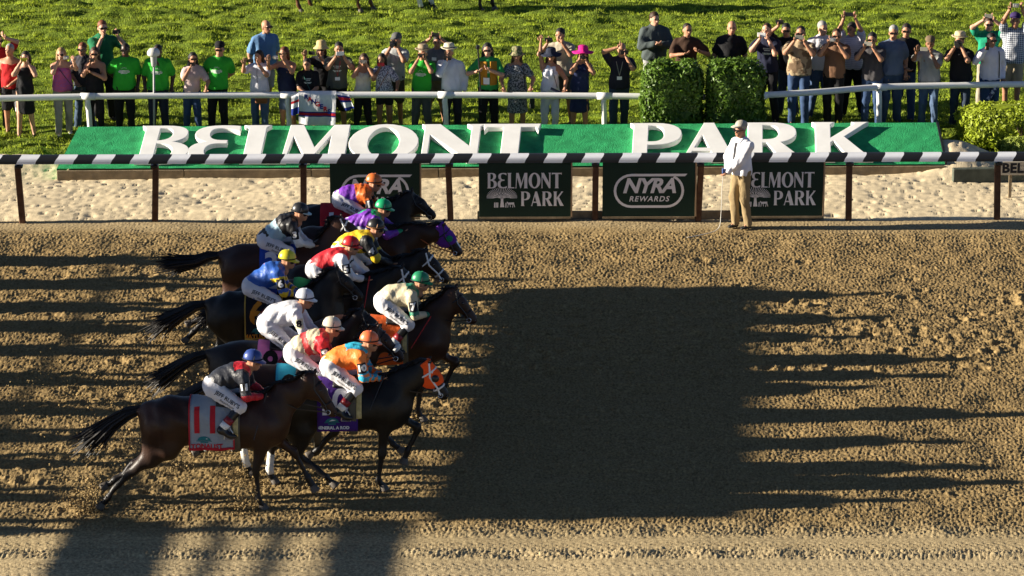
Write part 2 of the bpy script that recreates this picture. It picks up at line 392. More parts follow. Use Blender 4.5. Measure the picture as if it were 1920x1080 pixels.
Y_NEAR, Y_FENCE = rowY(1105), rowY(413)
sf = add('sand_far', [(-300, rowY(413), -.07), (300, rowY(413), -.07), (300, rowY(303), -.07), (-300, rowY(303), -.07)], [(0, 1, 2, 3)], SAND); structure(sf)
def dirt_h(X, Y, nx, ny, dx, dy):
    row = np.interp(Y, [rowY(r) for r in range(1120, 300, -10)], list(range(1120, 300, -10)))
    fine = band(nx, ny, dx, dy, .047, .088); mid = band(nx, ny, dx, dy, .12, .15); big = band(nx, ny, dx, dy, .9, .8); broad = band(nx, ny, dx, dy, 3.5, 2.5)
    clod = np.maximum(fine, -.9)*.0078+np.maximum(mid, -.4)*.0026
    lines = band(nx, ny, dx, dy, 6, .17)*.0050                                # combed by the harrow along the track
    smooth_edge = sstep(446, 428, row)                                       # pale edge by the fence
    tyre = sstep(1000, 1010, row)*(1-sstep(1026, 1032, row))+sstep(1044, 1050, row)*(1-sstep(1092, 1100, row))
    churn = sstep(.0, -2.5, X)*sstep(455, 500, row)*(1-sstep(930, 985, row))+sstep(545, 570, row)*(1-sstep(680, 720, row))
    churn = np.clip(churn, 0, 1)
    amp = 1-.90*np.clip(smooth_edge*.72+tyre*.97, 0, 1)
    Z = clod*amp*1.0+lines*amp+big*.006*amp+broad*.008+churn*band(nx, ny, dx, dy, .55, .16)*.006
    Z += tyre*(.006*band(nx, ny, dx, dy, 9, .085)+.002*np.sin(Y*70)*(np.sin(X*5)*.3+.7)+.005*np.sign(np.sin(X*48+Y*60))*(np.abs(np.sin(Y*9)) > .75))
    Z += .022*sstep(1030, 1036, row)*(1-sstep(1040, 1046, row))*(.6+.4*np.clip(big, -1, 1))     # ridge between the wheel tracks
    # hoof prints
    def print_at(x, y, r, d):
        i = np.searchsorted(X[0], [x-3*r, x+3*r]); j = np.searchsorted(Y[:, 0], [y-3*r, y+3*r])
        s = (slice(j[0], j[1]), slice(i[0], i[1]))
        if i[1]-i[0] < 2 or j[1]-j[0] < 2: return
        q = ((X[s]-x)/(r*1.25))**2+((Y[s]-y)/r)**2
        Z[s] += -d*np.exp(-q*1.2)+d*.55*np.exp(-(np.sqrt(q)-1.5)**2*4)*(.6+.4*np.sin(x*7+X[s]*20))
    for _ in range(330):
        row_ = rng.uniform(545, 705); x = rng.uniform(-3, 9); print_at(x, rowY(row_), rng.uniform(.05, .085), rng.uniform(.02, .042))
    for _ in range(170):
        row_ = rng.uniform(470, 960); x = rng.uniform(-9, -2.2); print_at(x, rowY(row_), rng.uniform(.06, .10), rng.uniform(.015, .035))
    for _ in range(60):
        row_ = rng.uniform(440, 1000); x = rng.uniform(-9, 9); print_at(x, rowY(row_), rng.uniform(.05, .09), rng.uniform(.015, .04))
    for _ in range(0):
        row_ = rng.choice([1004, 1024, 1036, 1040]); x = rng.uniform(-7, 7); print_at(x, rowY(row_+rng.uniform(-4, 4)), rng.uniform(.08, .14), rng.uniform(.03, .05))
    edge = np.minimum(np.minimum(X-X.min(), X.max()-X), np.minimum(Y-Y.min(), 9))
    return Z-.16*(1-sstep(0, .5, edge))
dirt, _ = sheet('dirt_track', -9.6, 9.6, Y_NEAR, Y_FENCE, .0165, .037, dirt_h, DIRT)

Y_SIGN = rowY(336)
def sand_h(X, Y, nx, ny, dx, dy):
    a = band(nx, ny, dx, dy, .17, .16); b = band(nx, ny, dx, dy, .5, .4); c = band(nx, ny, dx, dy, 3, 2)
    Z = .015+.0016*a+np.minimum(b, .2)*.0025-.022*np.maximum(-a-1.2, 0)-.02*np.maximum(-b-1.6, 0)+.012*c
    t = (Y-Y.min())/(Y.max()-Y.min())
    Z -= .05*(1-sstep(0, .12, t))
    Z += .03*sstep(.7, 1, t)
    x1 = G(1790, 325).x                                                     # heap of sand beside the end of the sign
    Z += .34*np.exp(-((X-x1)/.75)**2)*sstep(.62, .95, t)
    Z += .10*sstep(G(90, 320).x+.4, G(90, 320).x-.6, X)*sstep(.7, 1, t)
    edge = np.minimum(X-X.min(), X.max()-X)
    return Z-.16*(1-sstep(0, .4, edge))
sheet('sand_strip', -10.4, 10.4, Y_FENCE-.06, rowY(303), .04, .06, sand_h, SAND)

def lawn_h(X, Y, nx, ny, dx, dy):
    return .02+.012*band(nx, ny, dx, dy, .45, .28)+.026*band(nx, ny, dx, dy, 1.1, .42)+.025*band(nx, ny, dx, dy, 4, 1.0)
lawn, (LX, LY, LZ) = sheet('lawn', -14, 14, rowY(306), rowY(-75), .10, .08, lawn_h, TURF)
# grass: short blades in tufts, thick and thin along the mowing direction
def grass():
    n = 370000
    x = rng.uniform(-13.8, 13.8, n); y = rowY(305)+(rowY(-72)-rowY(305))*rng.random(n)**1.0
    gx, gy = 900, 700
    dens = band(gx, gy, .031, .031, .55, .30)+.8*band(gx, gy, .031, .031, 1.6, .55)
    ti = ((x+14)/28*(gx-1)).astype(int); tj = ((y-y.min())/(y.max()-y.min())*(gy-1)).astype(int)
    dn = dens[tj, ti]
    keep = rng.random(n) < np.clip(.60+.35*dn, .12, 1)
    keep &= ~((np.abs(x-(G(135, 300).x+G(1770, 300).x)/2) < (G(1770, 300).x-G(135, 300).x)/2+.1) & (y < rowY(285)))
    x, y, dn = x[keep], y[keep], dn[keep]; n = len(x)
    zi = ((x+14)/28*(LX.shape[1]-1)).astype(int); zj = np.clip(((y-LY.min())/(LY.max()-LY.min())*(LX.shape[0]-1)).astype(int), 0, LX.shape[0]-1)
    z = LZ[zj, zi]-.005
    h = rng.uniform(.028, .058, n)*(1+.35*np.clip(dn, -1, 1.6)); a = rng.uniform(0, 2*np.pi, n); w = rng.uniform(.007, .014, n)
    lean = rng.uniform(.1, .9, n)*h; b = rng.uniform(0, 2*np.pi, n)
    v = np.empty((n, 3, 3), np.float32)
    v[:, 0] = np.stack([x-np.cos(a)*w, y-np.sin(a)*w, z], 1); v[:, 1] = np.stack([x+np.cos(a)*w, y+np.sin(a)*w, z], 1)
    v[:, 2] = np.stack([x+np.cos(b)*lean, y+np.sin(b)*lean, z+h], 1)
    m = mat('grass_blade', (.33, .41, .034), .6, .25, .45, 3.0, trans=.45)
    o = add('grass', v.reshape(-1, 3), np.arange(3*n).reshape(n, 3), m); o['kind'] = 'stuff'
    tag(o, 'mown green lawn grass behind the white rail', 'grass')
grass()

# ------------------------------------------------------------------ inside rail of the track, black and white cover on posts
P0, P1 = G(0, 417), G(1920, 411); RD = (P1-P0).normalized(); RN = Vector((-RD.y, RD.x, 0))
def rail_pt(px):
    lo, hi = -20.0, 20.0
    for _ in range(50):
        t = (lo+hi)/2; p = P0+RD*(t+8)
        q = (p.x/((p.y)*CP+CAM_H*SP))*FPX+960
        lo, hi = (t, hi) if q < px else (lo, t)
    return P0+RD*(t+8)
rail = empty('track_rail', rail_pt(960)); tag(rail, 'low track rail with black and white striped cover on rusty brown posts', 'rail')
RUST = mat('rusty_post', (.105, .052, .028), .8, .2, .35, 9, .004, 60)
WOOD = mat('weathered_timber', (.24, .185, .115), .9, .15, .28, 7, .006, 50)
PLY = mat('panel_edge_wood', (.36, .24, .14), .85, .2, .2, 8)
RZ = 1.085
prof = [(-.120, -.072), (-.118, -.03), (-.112, -.004), (-.102, .012), (-.080, .028), (-.03, .045), (.02, .050), (.06, .045)]
L0 = rail_pt(-420); W = .306
seg_mesh = {}
def stripe_mesh(m):
    v = []; f = []
    for i, (yy, zz) in enumerate(prof):
        sh = .075*min(1, i/5)
        for e in (0, 1):
            for x in (0, .5, 1): v.append((x*(W-.0005)+sh, yy+(.012 if e and i < 4 else 0), zz-(.012 if e and i >= 3 else 0)))
    for i in range(len(prof)-1):
        a = i*6; b = a+6
        for k in (0, 1):
            f.append((a+k, a+k+1, b+k+1, b+k)); f.append((a+3+k, b+3+k, b+4+k, a+4+k))
        f.append((a, b, b+3, a+3)); f.append((a+2, a+5, b+5, b+2))
    z = (len(prof)-1)*6
    for k in (0, 1): f.append((k, 3+k, 4+k, k+1)); f.append((z+k, z+k+1, z+4+k, z+3+k))
    me = mesh_np('stripe', v, f, False); me.materials.append(m)
    pass
    return me
sm = [stripe_mesh(BLACKV), stripe_mesh(WHITEV)]
rot = math.atan2(RD.y, RD.x); inv = Matrix.Translation(-rail.location)
for i in range(76):
    p = L0+RD*(i*W); o = bpy.data.objects.new('stripe', sm[i % 2]); link(o, rail)
    o.location = Vector((p.x, p.y, RZ))-rail.location; o.rotation_euler = (0, 0, rot)
mb = MB(); mb.tube([(-.02, .0, 1.10), (-.02, .0, .93)], .035, 8)
for px in (-500, -230, 40, 293, 570, 843, 1116, 1311, 1590, 1868, 2150):
    p = rail_pt(px)-rail.location
    b = MB(); le = rng.uniform(-.03, .03)
    b.box((0, 0, .44), (.10, .09, 1.02), bev=.012); b.v = [(x+le*(z-.5)+.02*math.sin(z*3+px), y, z) for x, y, z in b.v]
    po = b.add('post', RUST, rail); po.location = p
    c = MB(); c.tube([(le*.4, 0, .94), (le*.5, -.02, 1.09)], .032, 8); c.box((0, -.02, .955), (.13, .12, .05), bev=.01); k = c.add('post_cap', DARK, po)
# panels hung under the rail
PANEL = mat('dark_green_panel', (.003, .022, .013), .6, .3, .15, 3)
TREE = MB()
def tree_logo(w):
    """fan-shaped tree with small figures under it, unit: width w, flat print"""
    b = MB()
    def strip(pts, wd):
        for (x0, y0), (x1, y1) in zip(pts[:-1], pts[1:]):
            d = math.hypot(x1-x0, y1-y0) or 1; nx, ny = -(y1-y0)/d*wd/2, (x1-x0)/d*wd/2
            b.put([(x0-nx, y0-ny, 0), (x1-nx, y1-ny, 0), (x1+nx, y1+ny, 0), (x0+nx, y0+ny, 0)], [(0, 1, 2, 3)])
    b.put([(-.06, -.32, 0), (.08, -.32, 0), (.045, -.1, 0), (.05, .06, 0), (-.045, .06, 0), (-.035, -.1, 0)], [(0, 1, 2, 3, 4, 5)])
    n = 25
    for i in range(n):
        a = math.pi*(1.02-1.04*i/(n-1)); ca, sa = math.cos(a), math.sin(a)
        strip([(.27*ca, .16*sa+.0), (.5*ca, .33*sa+.02)], .017)
    for i in range(9):
        a = math.pi*(1.0-i/8); ca, sa = math.cos(a), math.sin(a)
        strip([(0, -.02), (.15*ca, .02+.10*sa), (.29*ca+.015, .17*sa)], .026)
        if i < 8:
            a2 = math.pi*(1.0-(i+.5)/8); strip([(.15*ca, .02+.1*sa), (.29*math.cos(a2), .17*math.sin(a2))], .018)
    for x in (-.24, -.19, -.14): strip([(x, -.33), (x+.006, -.16)], .035)
    strip([(.13, -.33), (.135, -.17)], .032)
    strip([(.2, -.2), (.4, -.19)], .07); strip([(.2, -.2), (.17, -.14)], .035); strip([(.21, -.2), (.19, -.33)], .02); strip([(.26, -.2), (.28, -.32)], .02); strip([(.37, -.2), (.35, -.33)], .02); strip([(.39, -.2), (.42, -.32)], .02)
    return [(x*w, y*w, z) for x, y, z in b.v], b.f
def flat_part(name, v, f, m, parent, M): return add(name, xf([tuple(p) for p in v], M), f, m, parent)
def stroke_ring(w, h, t, tail):
    b = MB(); n = 12; out = []; r = h/2
    for i in range(n+1): a = math.pi/2+math.pi*i/n; out.append((-w/2+r+math.cos(a)*r, math.sin(a)*r, math.cos(a), math.sin(a)))
    for i in range(n+1): a = -math.pi/2+math.pi*i/n*.86; out.append((w/2-r+math.cos(a)*r, math.sin(a)*r, math.cos(a), math.sin(a)))
    v = []
    for x, y, nx, ny in out: v += [(x, y, 0), (x-nx*t, y-ny*t, 0)]
    b.put(v, [(2*i, 2*i+1, 2*i+3, 2*i+2) for i in range(len(out)-1)])
    b.put([(-w/2+r, r, 0), (w/2+tail, r, 0), (w/2+tail-.04, r-t, 0), (-w/2+r, r-t, 0)], [(0, 3, 2, 1)])
    return b.v, b.f
def panel(px0, px1, kind, label, lean=.0):
    a, b_ = rail_pt(px0), rail_pt(px1); w = (b_-a).length; c = (a+b_)/2-RN*.06
    p = empty('hanging_panel', (c.x, c.y, 0), rot); tag(p, label, 'sign', 'green panels hung under the striped rail')
    z0, z1 = .09, 1.0
    MB().box((0, 0, (z0+z1)/2), (w, .04, z1-z0), bev=.004).add('board', PANEL, p)
    MB().box((w/2+.012, .004, (z0+z1)/2), (.024, .07, z1-z0)).add('edge_strip', PLY, p)
    MB().box((0, -.004, z0-.018), (w, .06, .034)).add('bottom_strip', WOOD, p)
    def M(x, z, s=1.0): return Matrix.Translation((x, -.0235, z)) @ Matrix.Rotation(math.pi/2, 4, 'X') @ Matrix.Scale(s, 4)
    if kind == 'park':
        def word(t, x, z, hh, sx):
            for ch in t:
                v, f = glyph_geo(ch, sx=hh*sx, sy=hh); wd = max(q.x for q in v)
                flat_part('letter', v, f, LETTER, p, M(x, z)); x += wd+hh*.07
            return x
        word('BELMONT', -w*.385, .56, .245, .92) if False else None
        # fit the words to the measured widths
        def fit(t, x0, x1, z, hh):
            ws = [max(q[0] for pt in GLYPH[ch] for q in pt) for ch in t]; gap = .06
            sx = (x1-x0)/(sum(ws)+gap*(len(t)-1)); x = x0
            for ch, wd in zip(t, ws):
                v, f = glyph_geo(ch, sx=sx, sy=hh); flat_part('letter', v, f, LETTER, p, M(x, z)); x += (wd+gap)*sx
        fit('BELMONT', -w*.41, w*.40, .575, .26)
        fit('PARK', -w*.045, w*.425, .275, .245)
        v, f = tree_logo(.50); flat_part('tree_emblem', v, f, LETTER, p, M(-w*.25, .415))
    else:
        v, f = stroke_ring(w*.76, .575, .042, .05); flat_part('ring', v, f, LETTER, p, M(.0, .525))
        v, f = text_geo('NYRA', .34, .012, .28, space=.92); flat_part('letters', v, f, LETTER, p, M(.0, .60))
        v, f = text_geo('REWARDS', .125, .0025, .25, space=1.2); flat_part('letters', v, f, LETTER, p, M(.0, .385))
    return p
panel(620, 788, 'nyra', 'dark green panel with oval logo partly behind the orange-capped jockey')
panel(898, 1070, 'park', 'dark green panel with tree emblem and two-line lettering, fully in view')
panel(1129, 1302, 'nyra', 'dark green panel with oval ringed logo, fully in view left of the standing man')
panel(1372, 1541, 'park', 'dark green panel with tree emblem partly hidden behind the standing man')
# timber kicker along the foot of the panels
kb = MB(); a, b_ = rail_pt(895), rail_pt(1545); c = (a+b_)/2+RN*.10
kb.box((0, 0, .06), ((b_-a).length, .06, .15), bev=.01); k = kb.add('ground_timber', WOOD); k.location = (c.x, c.y, 0); k.rotation_euler = (0, 0, rot)
tag(k, 'low grey timber lying along the foot of the hanging panels', 'timber')

# ------------------------------------------------------------------ long sloped sign with raised letters
FL, FR = G(107, 336), G(1771, 327)
sign = empty('sloped_sign', ((FL+FR)/2)); tag(sign, 'long sloped green board with big raised white letters behind the striped rail', 'sign')
SGREEN = mat('green_turf_board', (.03, .33, .115), .85, .2, .25, 5, .010, 42)
FZ = .185; UX = (FR-FL).normalized(); UN = Vector((-UX.y, UX.x, 0)); DEP = 1.25
TZ = .60
def sgn(u, v, n=0):
    """along, up the slope (0..1), off the board"""
    sl = Vector((UN.x*DEP, UN.y*DEP, TZ-FZ)); nn = UX.cross(sl).normalized()
    return FL+Vector((0, 0, FZ))+UX*u+sl*v+nn*n
SL = math.hypot(DEP, TZ-FZ); LEN = (FR-FL).length
def to_board(px, py):
    o = Vector((0, 0, CAM_H)); d = (G(px, py)-o).normalized(); s0 = sgn(0, 0); nn = UX.cross(sgn(0, 1)-s0).normalized()
    p = o+d*((s0-o).dot(nn)/d.dot(nn)); q = p-s0
    return q.dot(UX), q.dot((sgn(0, 1)-s0).normalized())/SL
ins = .27                                           # left end is cut on the skew
nu, nv = 120, 12; v = []; wob = rng.standard_normal((nv+1, nu+1))*.0015
for j in range(nv+1):
    for i in range(nu+1):
        u = ins*(j/nv)+(LEN-ins*(j/nv))*i/nu; p = sgn(u, j/nv, wob[j, i]); v.append(p-sign.location)
f = [(j*(nu+1)+i, j*(nu+1)+i+1, (j+1)*(nu+1)+i+1, (j+1)*(nu+1)+i) for j in range(nv) for i in range(nu)]
n0 = len(v)
lowc = [(FL+Vector((0, 0, .02))), FR+Vector((0, 0, .02)), FR+UN*DEP+Vector((0, 0, .02)), FL+UX*ins+UN*DEP+Vector((0, 0, .02))]
v += [p-sign.location for p in lowc]; T = [0, nu, n0-1, nv*(nu+1)]
f += [(n0+1, n0+2, T[2], T[1]), (n0+2, n0+3, T[3], T[2]), (n0+3, n0, T[0], T[3])]
add('board', v, f, SGREEN, sign, smooth=False)
npl = 7; pl = LEN/npl
for i in range(npl):
    c = FL+UX*(pl*(i+.5))-UN*.03+Vector((0, 0, .085-.01))
    b = MB().box((0, 0, 0), (pl-.012, .05, .17), rotm('Z', math.atan2(UX.y, UX.x)).to_3x3(), bev=.006); o = b.add('fascia_plank', WOOD, sign); o.location = c-sign.location
b = MB().box((0, 0, 0), (.04, DEP*1.02, .06), bev=.005)
o = b.add('end_trim', DARK, sign); o.location = sgn(LEN+.022, .5)-sign.location; o.rotation_euler = (math.atan2(TZ-FZ, DEP), 0, math.atan2(UX.y, UX.x))
LW = mat('letter_white', (.88, .87, .83), .55, .3, .08, 2.5)
for ch, a, b_ in (('B', 262, 357), ('E', 357, 450), ('L', 458, 530), ('M', 527, 657), ('O', 655, 784), ('N', 789, 905), ('T', 904, 1010), ('P', 1182, 1277), ('A', 1277, 1380), ('R', 1397, 1505), ('K', 1524, 1633)):
    k = (a-107)/1664; yb = 310-5*k; yt = 246-9*k; ym = (yb+yt)/2
    u0, _ = to_board(a, ym); u1, _ = to_board(b_, ym); _, v0 = to_board(a, yb); _, v1 = to_board(a, yt)
    wd = max(q[0] for pt in GLYPH[ch] for q in pt); th = .038
    gv, gf = glyph_geo(ch, th, .010, sx=(u1-u0)/wd, sy=1.0, shear=.09)
    hh = [(sgn(u0-.045+q.x, v0+(v1-v0)*q.y, q.z+th+.014)-sign.location) for q in gv]
    add('letter', hh, gf, LW, sign)

# ------------------------------------------------------------------ white pipe rail behind the sign
WR = empty('white_rail', G(960, 262)); tag(WR, 'white pipe rail that the spectators stand behind', 'rail')
HZ = .86
ptsA = [G(x, y, HZ) for x, y in ((-700, 196), (-300, 191), (0, 184.5), (165, 181), (350, 179), (540, 178), (835, 178), (1133, 180), (1300, 182), (1418, 181))]
ptsB = [G(x, y, HZ) for x, y in ((1424, 179), (1540, 172), (1648, 163.5), (1760, 160.5), (1920, 158), (2300, 153))]
def spl(pts, n=4):
    out = []
    for i in range(len(pts)-1):
        p = [pts[max(i-1, 0)], pts[i], pts[i+1], pts[min(i+2, len(pts)-1)]]
        for k in range(n):
            t = k/n; out.append(.5*((2*p[1])+(p[2]-p[0])*t+(2*p[0]-5*p[1]+4*p[2]-p[3])*t*t+(3*p[1]-p[0]-3*p[2]+p[3])*t**3))
    return out+[pts[-1]]
for pts in (ptsA, ptsB):
    MB().tube([p-WR.location for p in spl(pts)], .058, 12).add('pipe', WHITE, WR, True)
for x, y in ((-300, 191), (165, 181), (540, 178), (835, 178), (1133, 180), (1425, 179), (1650, 163.5), (2000, 157)):
    p = G(x, y, HZ)-WR.location
    b = MB(); b.tube([p+Vector((0, 0, -.02)), p+Vector((-.012, .02, -.12)), p+Vector((.0, .05, -.26)), p+Vector((.01, .06, -.6)), Vector((p.x+.02, p.y+.06, -.05))], [.045, .05, .05, .047, .047], 10); b.add('post', WHITE, WR, True)
    b = MB(); b.tube([p+Vector((-.13, 0, 0)), p+Vector((.13, 0, 0))], .066, 12); b.add('collar', WHITE, WR, True)

# ------------------------------------------------------------------ hockey shirt over the rail
jl = on_lane(594, 205, G(594, 178, HZ).y-.085)
JY = G(594, 178, HZ).y-.085
jer = empty('hockey_shirt', (jl[0], JY, .28)); tag(jer, 'white hockey shirt with blue and red bands hanging over the white rail', 'shirt')
JW = mat('shirt_white', (.74, .74, .76), .9, .2, .05, 5, .02, 7); JB = mat('shirt_blue', (.012, .03, .22), .9, .2, .08, 5, .02, 7); JR = mat('shirt_red', (.50, .02, .03), .9, .2, .08, 5, .02, 7)
def jpx(x, y): q = on_lane(x, y, JY); return q[0]-jl[0], q[1]-.28
def cloth_patch(name, c, nu, nv, colour, parent, depth=.03):
    """c: four corners in photo pixels, clockwise from top left; thin cloth with folds"""
    q = [jpx(*p) for p in c]; v = []
    for s in (0, 1):
        for j in range(nv+1):
            for i in range(nu+1):
                a, b = i/nu, j/nv
                x = (q[0][0]*(1-a)+q[1][0]*a)*(1-b)+(q[3][0]*(1-a)+q[2][0]*a)*b; z = (q[0][1]*(1-a)+q[1][1]*a)*(1-b)+(q[3][1]*(1-a)+q[2][1]*a)*b
                v.append((x, .018*math.sin(a*9+b*2)*b+.012*math.sin(a*17+1)*b+s*.008+(.055*(1-b*9)**2 if b < .11 else 0), z-.02*math.sin(a*math.pi)*(b > .99)))
    n = (nu+1)*(nv+1); f = []; mi = []
    for j in range(nv):
        for i in range(nu):
            a = j*(nu+1)+i; f += [(a, a+nu+1, a+nu+2, a+1), (n+a, n+a+1, n+a+nu+2, n+a+nu+1)]; mi += [colour((j+.5)/nv)]*2
    o = add(name, v, f, [JW, JB, JR], parent, smooth=True)
    o.data.polygons.foreach_set('material_index', mi); return o
cb = cloth_patch('front', [(559, 172), (630, 172), (629, 234), (560, 232)], 20, 26, lambda b: 0 if b < .62 else 1 if b < .665 else 2 if b < .73 else 1 if b < .775 else 0, jer)
cloth_patch('sleeve', [(546, 180), (560, 174), (560, 212), (546, 216)], 6, 16, lambda b: 0 if b < .3 else 2 if b < .45 else 0 if b < .7 else 1, jer)
cloth_patch('sleeve', [(629, 173), (654, 178), (664, 202), (646, 207)], 6, 16, lambda b: 0 if b < .1 else 1 if b < .25 else 2 if b < .45 else 1 if b < .55 else 0 if b < .85 else 1, jer)
for i, ch in enumerate('RANGERS'):
    x, z = jpx(574+i*7.2, 181+i*4.6); gv, gf = text_geo(ch, .115, .006)
    add('letter', xf([tuple(q) for q in gv], Matrix.Translation((x, -.035, z)) @ Matrix.Rotation(math.pi/2, 4, 'X')), gf, JR if i % 2 else JB, jer)

# ------------------------------------------------------------------ pole with capped head
p = G(293, 268); q = on_lane(293, 90, p.y); ph = q[1]
po = empty('pole_with_head', (p.x, p.y, 0)); tag(po, 'thin grey pole topped by a pale capped speaker in front of green shirt', 'pole')
GREYP = mat('grey_pole', (.34, .35, .34), .5, .4, .15, 6)
MB().tube([(-.04, 0, -.05), (-.015, 0, .8), (0, 0, ph-.32)], .019, 8).add('shaft', GREYP, po, True)
MB().lathe([(.03, 0), (.045, .02), (.052, .08), (.062, .22), (.06, .28)], 14, (0, 0, ph-.34)).add('head', GREYP, po, True)
MB().lathe([(.10, 0), (.115, .02), (.112, .07), (.075, .12), (.02, .135)], 16, (0, 0, ph-.135)).add('cap', mat('pale_cap', (.55, .54, .50), .5, .4, .1), po, True)

# ------------------------------------------------------------------ hedges and plants
def leaf_mesh(pts, nrm, size, vary, cup=.25):
    n = len(pts); a = rng.standard_normal((n, 3)); a -= (a*nrm).sum(1)[:, None]*nrm*.6; a /= np.linalg.norm(a, axis=1)[:, None]
    b = np.cross(a, nrm+rng.standard_normal((n, 3))*.55); b /= np.linalg.norm(b, axis=1)[:, None]; nn = np.cross(a, b)
    s = (size*rng.uniform(1-vary, 1+vary, n))[:, None]
    v = np.stack([pts-a*s, pts-b*s*.42+nn*s*cup, pts+a*s, pts+b*s*.42+nn*s*cup], 1).reshape(-1, 3)
    i = np.arange(n)*4; return v, np.stack([i, i+1, i+2, i+3], 1)
def blob(n, c, r, rnd, top=0):
    """points on a rounded box shell, loosened"""
    p = rng.standard_normal((n*2, 3)); p /= (np.abs(p)**rnd).sum(1)[:, None]**(1/rnd)
    nrm = np.sign(p)*np.abs(p)**(rnd-1); nrm /= np.linalg.norm(nrm, axis=1)[:, None]
    ph = rng.uniform(0, 6, 6)
    lump = .05*np.sin(p[:, 0]*7+ph[0])*np.sin(p[:, 2]*6+ph[1])+.04*np.sin(p[:, 1]*9+p[:, 0]*5+ph[2])
    d = 1+lump-np.abs(rng.normal(0, .07, len(p)))+.05*(rng.random(len(p)) < .06)
    return p*d[:, None]*np.array(r)+np.array(c), nrm
LEAF1 = mat('hedge_leaf', (.095, .175, .018), .45, .4, .45, 14, trans=.25)
LEAF2 = mat('yellow_green_leaf', (.30, .37, .025), .5, .35, .35, 14, trans=.3)
LEAF3 = mat('lime_leaf', (.26, .32, .05), .55, .3, .25, 18, trans=.3)
BARK = mat('bark', (.07, .05, .03), .9, .1, .3, 10)
def hedge(name, base, r, n, leaf, size, label, cat, group=None, rnd=5):
    h = empty(name, base); tag(h, label, cat, group)
    v, f = solid([('e', (0, 0, r[2]+.05), (r[0]*.80, r[1]*.8, r[2]*.88), .1), ('c', (-r[0]*.55, 0, r[2]*.5), (r[0]*.55, 0, r[2]*.5), min(r[1], r[2])*.55, min(r[1], r[2])*.55, .2), ('c', (-r[0]*.55, 0, r[2]*1.5), (r[0]*.55, 0, r[2]*1.5), min(r[1], r[2])*.55, min(r[1], r[2])*.55, .2)], .06)
    add('inner_foliage', v, f, leaf, h, True)
    p, nr = blob(n, (0, 0, r[2]+.04), r, rnd); p[:, 2] = np.maximum(p[:, 2], .02)
    v, f = leaf_mesh(p, nr, size, .45); o = add('leaves', v, f, leaf, h); o['kind'] = 'stuff'
    b = MB()
    for k in range(5): b.tube([(rng.uniform(-.5, .5)*r[0], rng.uniform(-.4, .4)*r[1], -.05), (rng.uniform(-.5, .5)*r[0], 0, .5)], [.03, .015], 5)
    b.add('stems', BARK, h)
def hedge_at(px0, px1, ytop, row, d, *a, **k):
    c = G((px0+px1)/2, row); r0 = (px1-px0)/2/S(row); h = on_lane((px0+px1)/2, ytop, c.y+d)[1]
    hedge(a[0], (c.x, c.y+d, 0), (r0, d, h/2), *a[1:], **k)
hedge_at(1203, 1317, 121, 284, .34, 'clipped_hedge', 5200, LEAF1, .042, 'dark green clipped hedge block in front of the man in grey jacket', 'hedge', 'clipped hedge blocks at the white rail')
hedge_at(1325, 1432, 118, 284, .34, 'clipped_hedge', 5000, LEAF1, .042, 'dark green clipped hedge block in front of the man in black T-shirt', 'hedge', 'clipped hedge blocks at the white rail')
hedge_at(1803, 1990, 202, 290, .62, 'round_bush', 6500, LEAF2, .045, 'bright yellow-green rounded bush at the right edge beyond the sign', 'bush', rnd=3)
hedge_at(1872, 1980, 262, 297, .22, 'low_plant', 900, LEAF3, .06, 'pale lime leafy plant in front of the yellow-green bush', 'plant', rnd=2.5)

# timber edging and small sign at the right
a = G(1785, 341); b_ = G(2060, 336); c = (a+b_)/2
tim = empty('planter_edging', (c.x, c.y, 0), math.atan2(b_.y-a.y, b_.x-a.x)); tag(tim, 'dark grey timber planter edge in the sand at the right', 'edging')
GT = mat('grey_timber', (.085, .095, .075), .9, .15, .25, 8, .006, 40); ll = (b_-a).length
MB().box((-ll*.25, 0, .11), (ll*.5-.01, .12, .26), bev=.012).add('timber', GT, tim); MB().box((ll*.25, 0, .115), (ll*.5-.01, .12, .26), bev=.012).add('timber', GT, tim)
rp = G(1930, 372); q0 = on_lane(1872, 328, rp.y); q1 = on_lane(1990, 303, rp.y)
bs = empty('small_name_board', ((q0[0]+q1[0])/2, rp.y, 0)); tag(bs, 'small pale board with black letters behind the post at the right edge', 'sign')
bw = q1[0]-q0[0]; BB = mat('pale_board', (.42, .37, .29), .8, .2, .15, 6)
MB().box((0, 0, (q0[1]+q1[1])/2), (bw, .035, q1[1]-q0[1]), bev=.004).add('board', BB, bs)
for x in (-bw*.3, bw*.42): MB().box((x, .04, q0[1]/2-.02), (.05, .04, q0[1]+.05)).add('leg', WOOD, bs)
gv, gf = text_geo('BELMONT', .225, .010, space=1.05); wmin = min(q.x for q in gv)
add('letters', xf([tuple(q) for q in gv], Matrix.Translation((-bw/2+.06-wmin, -.0205, (q0[1]+q1[1])/2)) @ Matrix.Rotation(math.pi/2, 4, 'X')), gf, BLACKINK, bs)

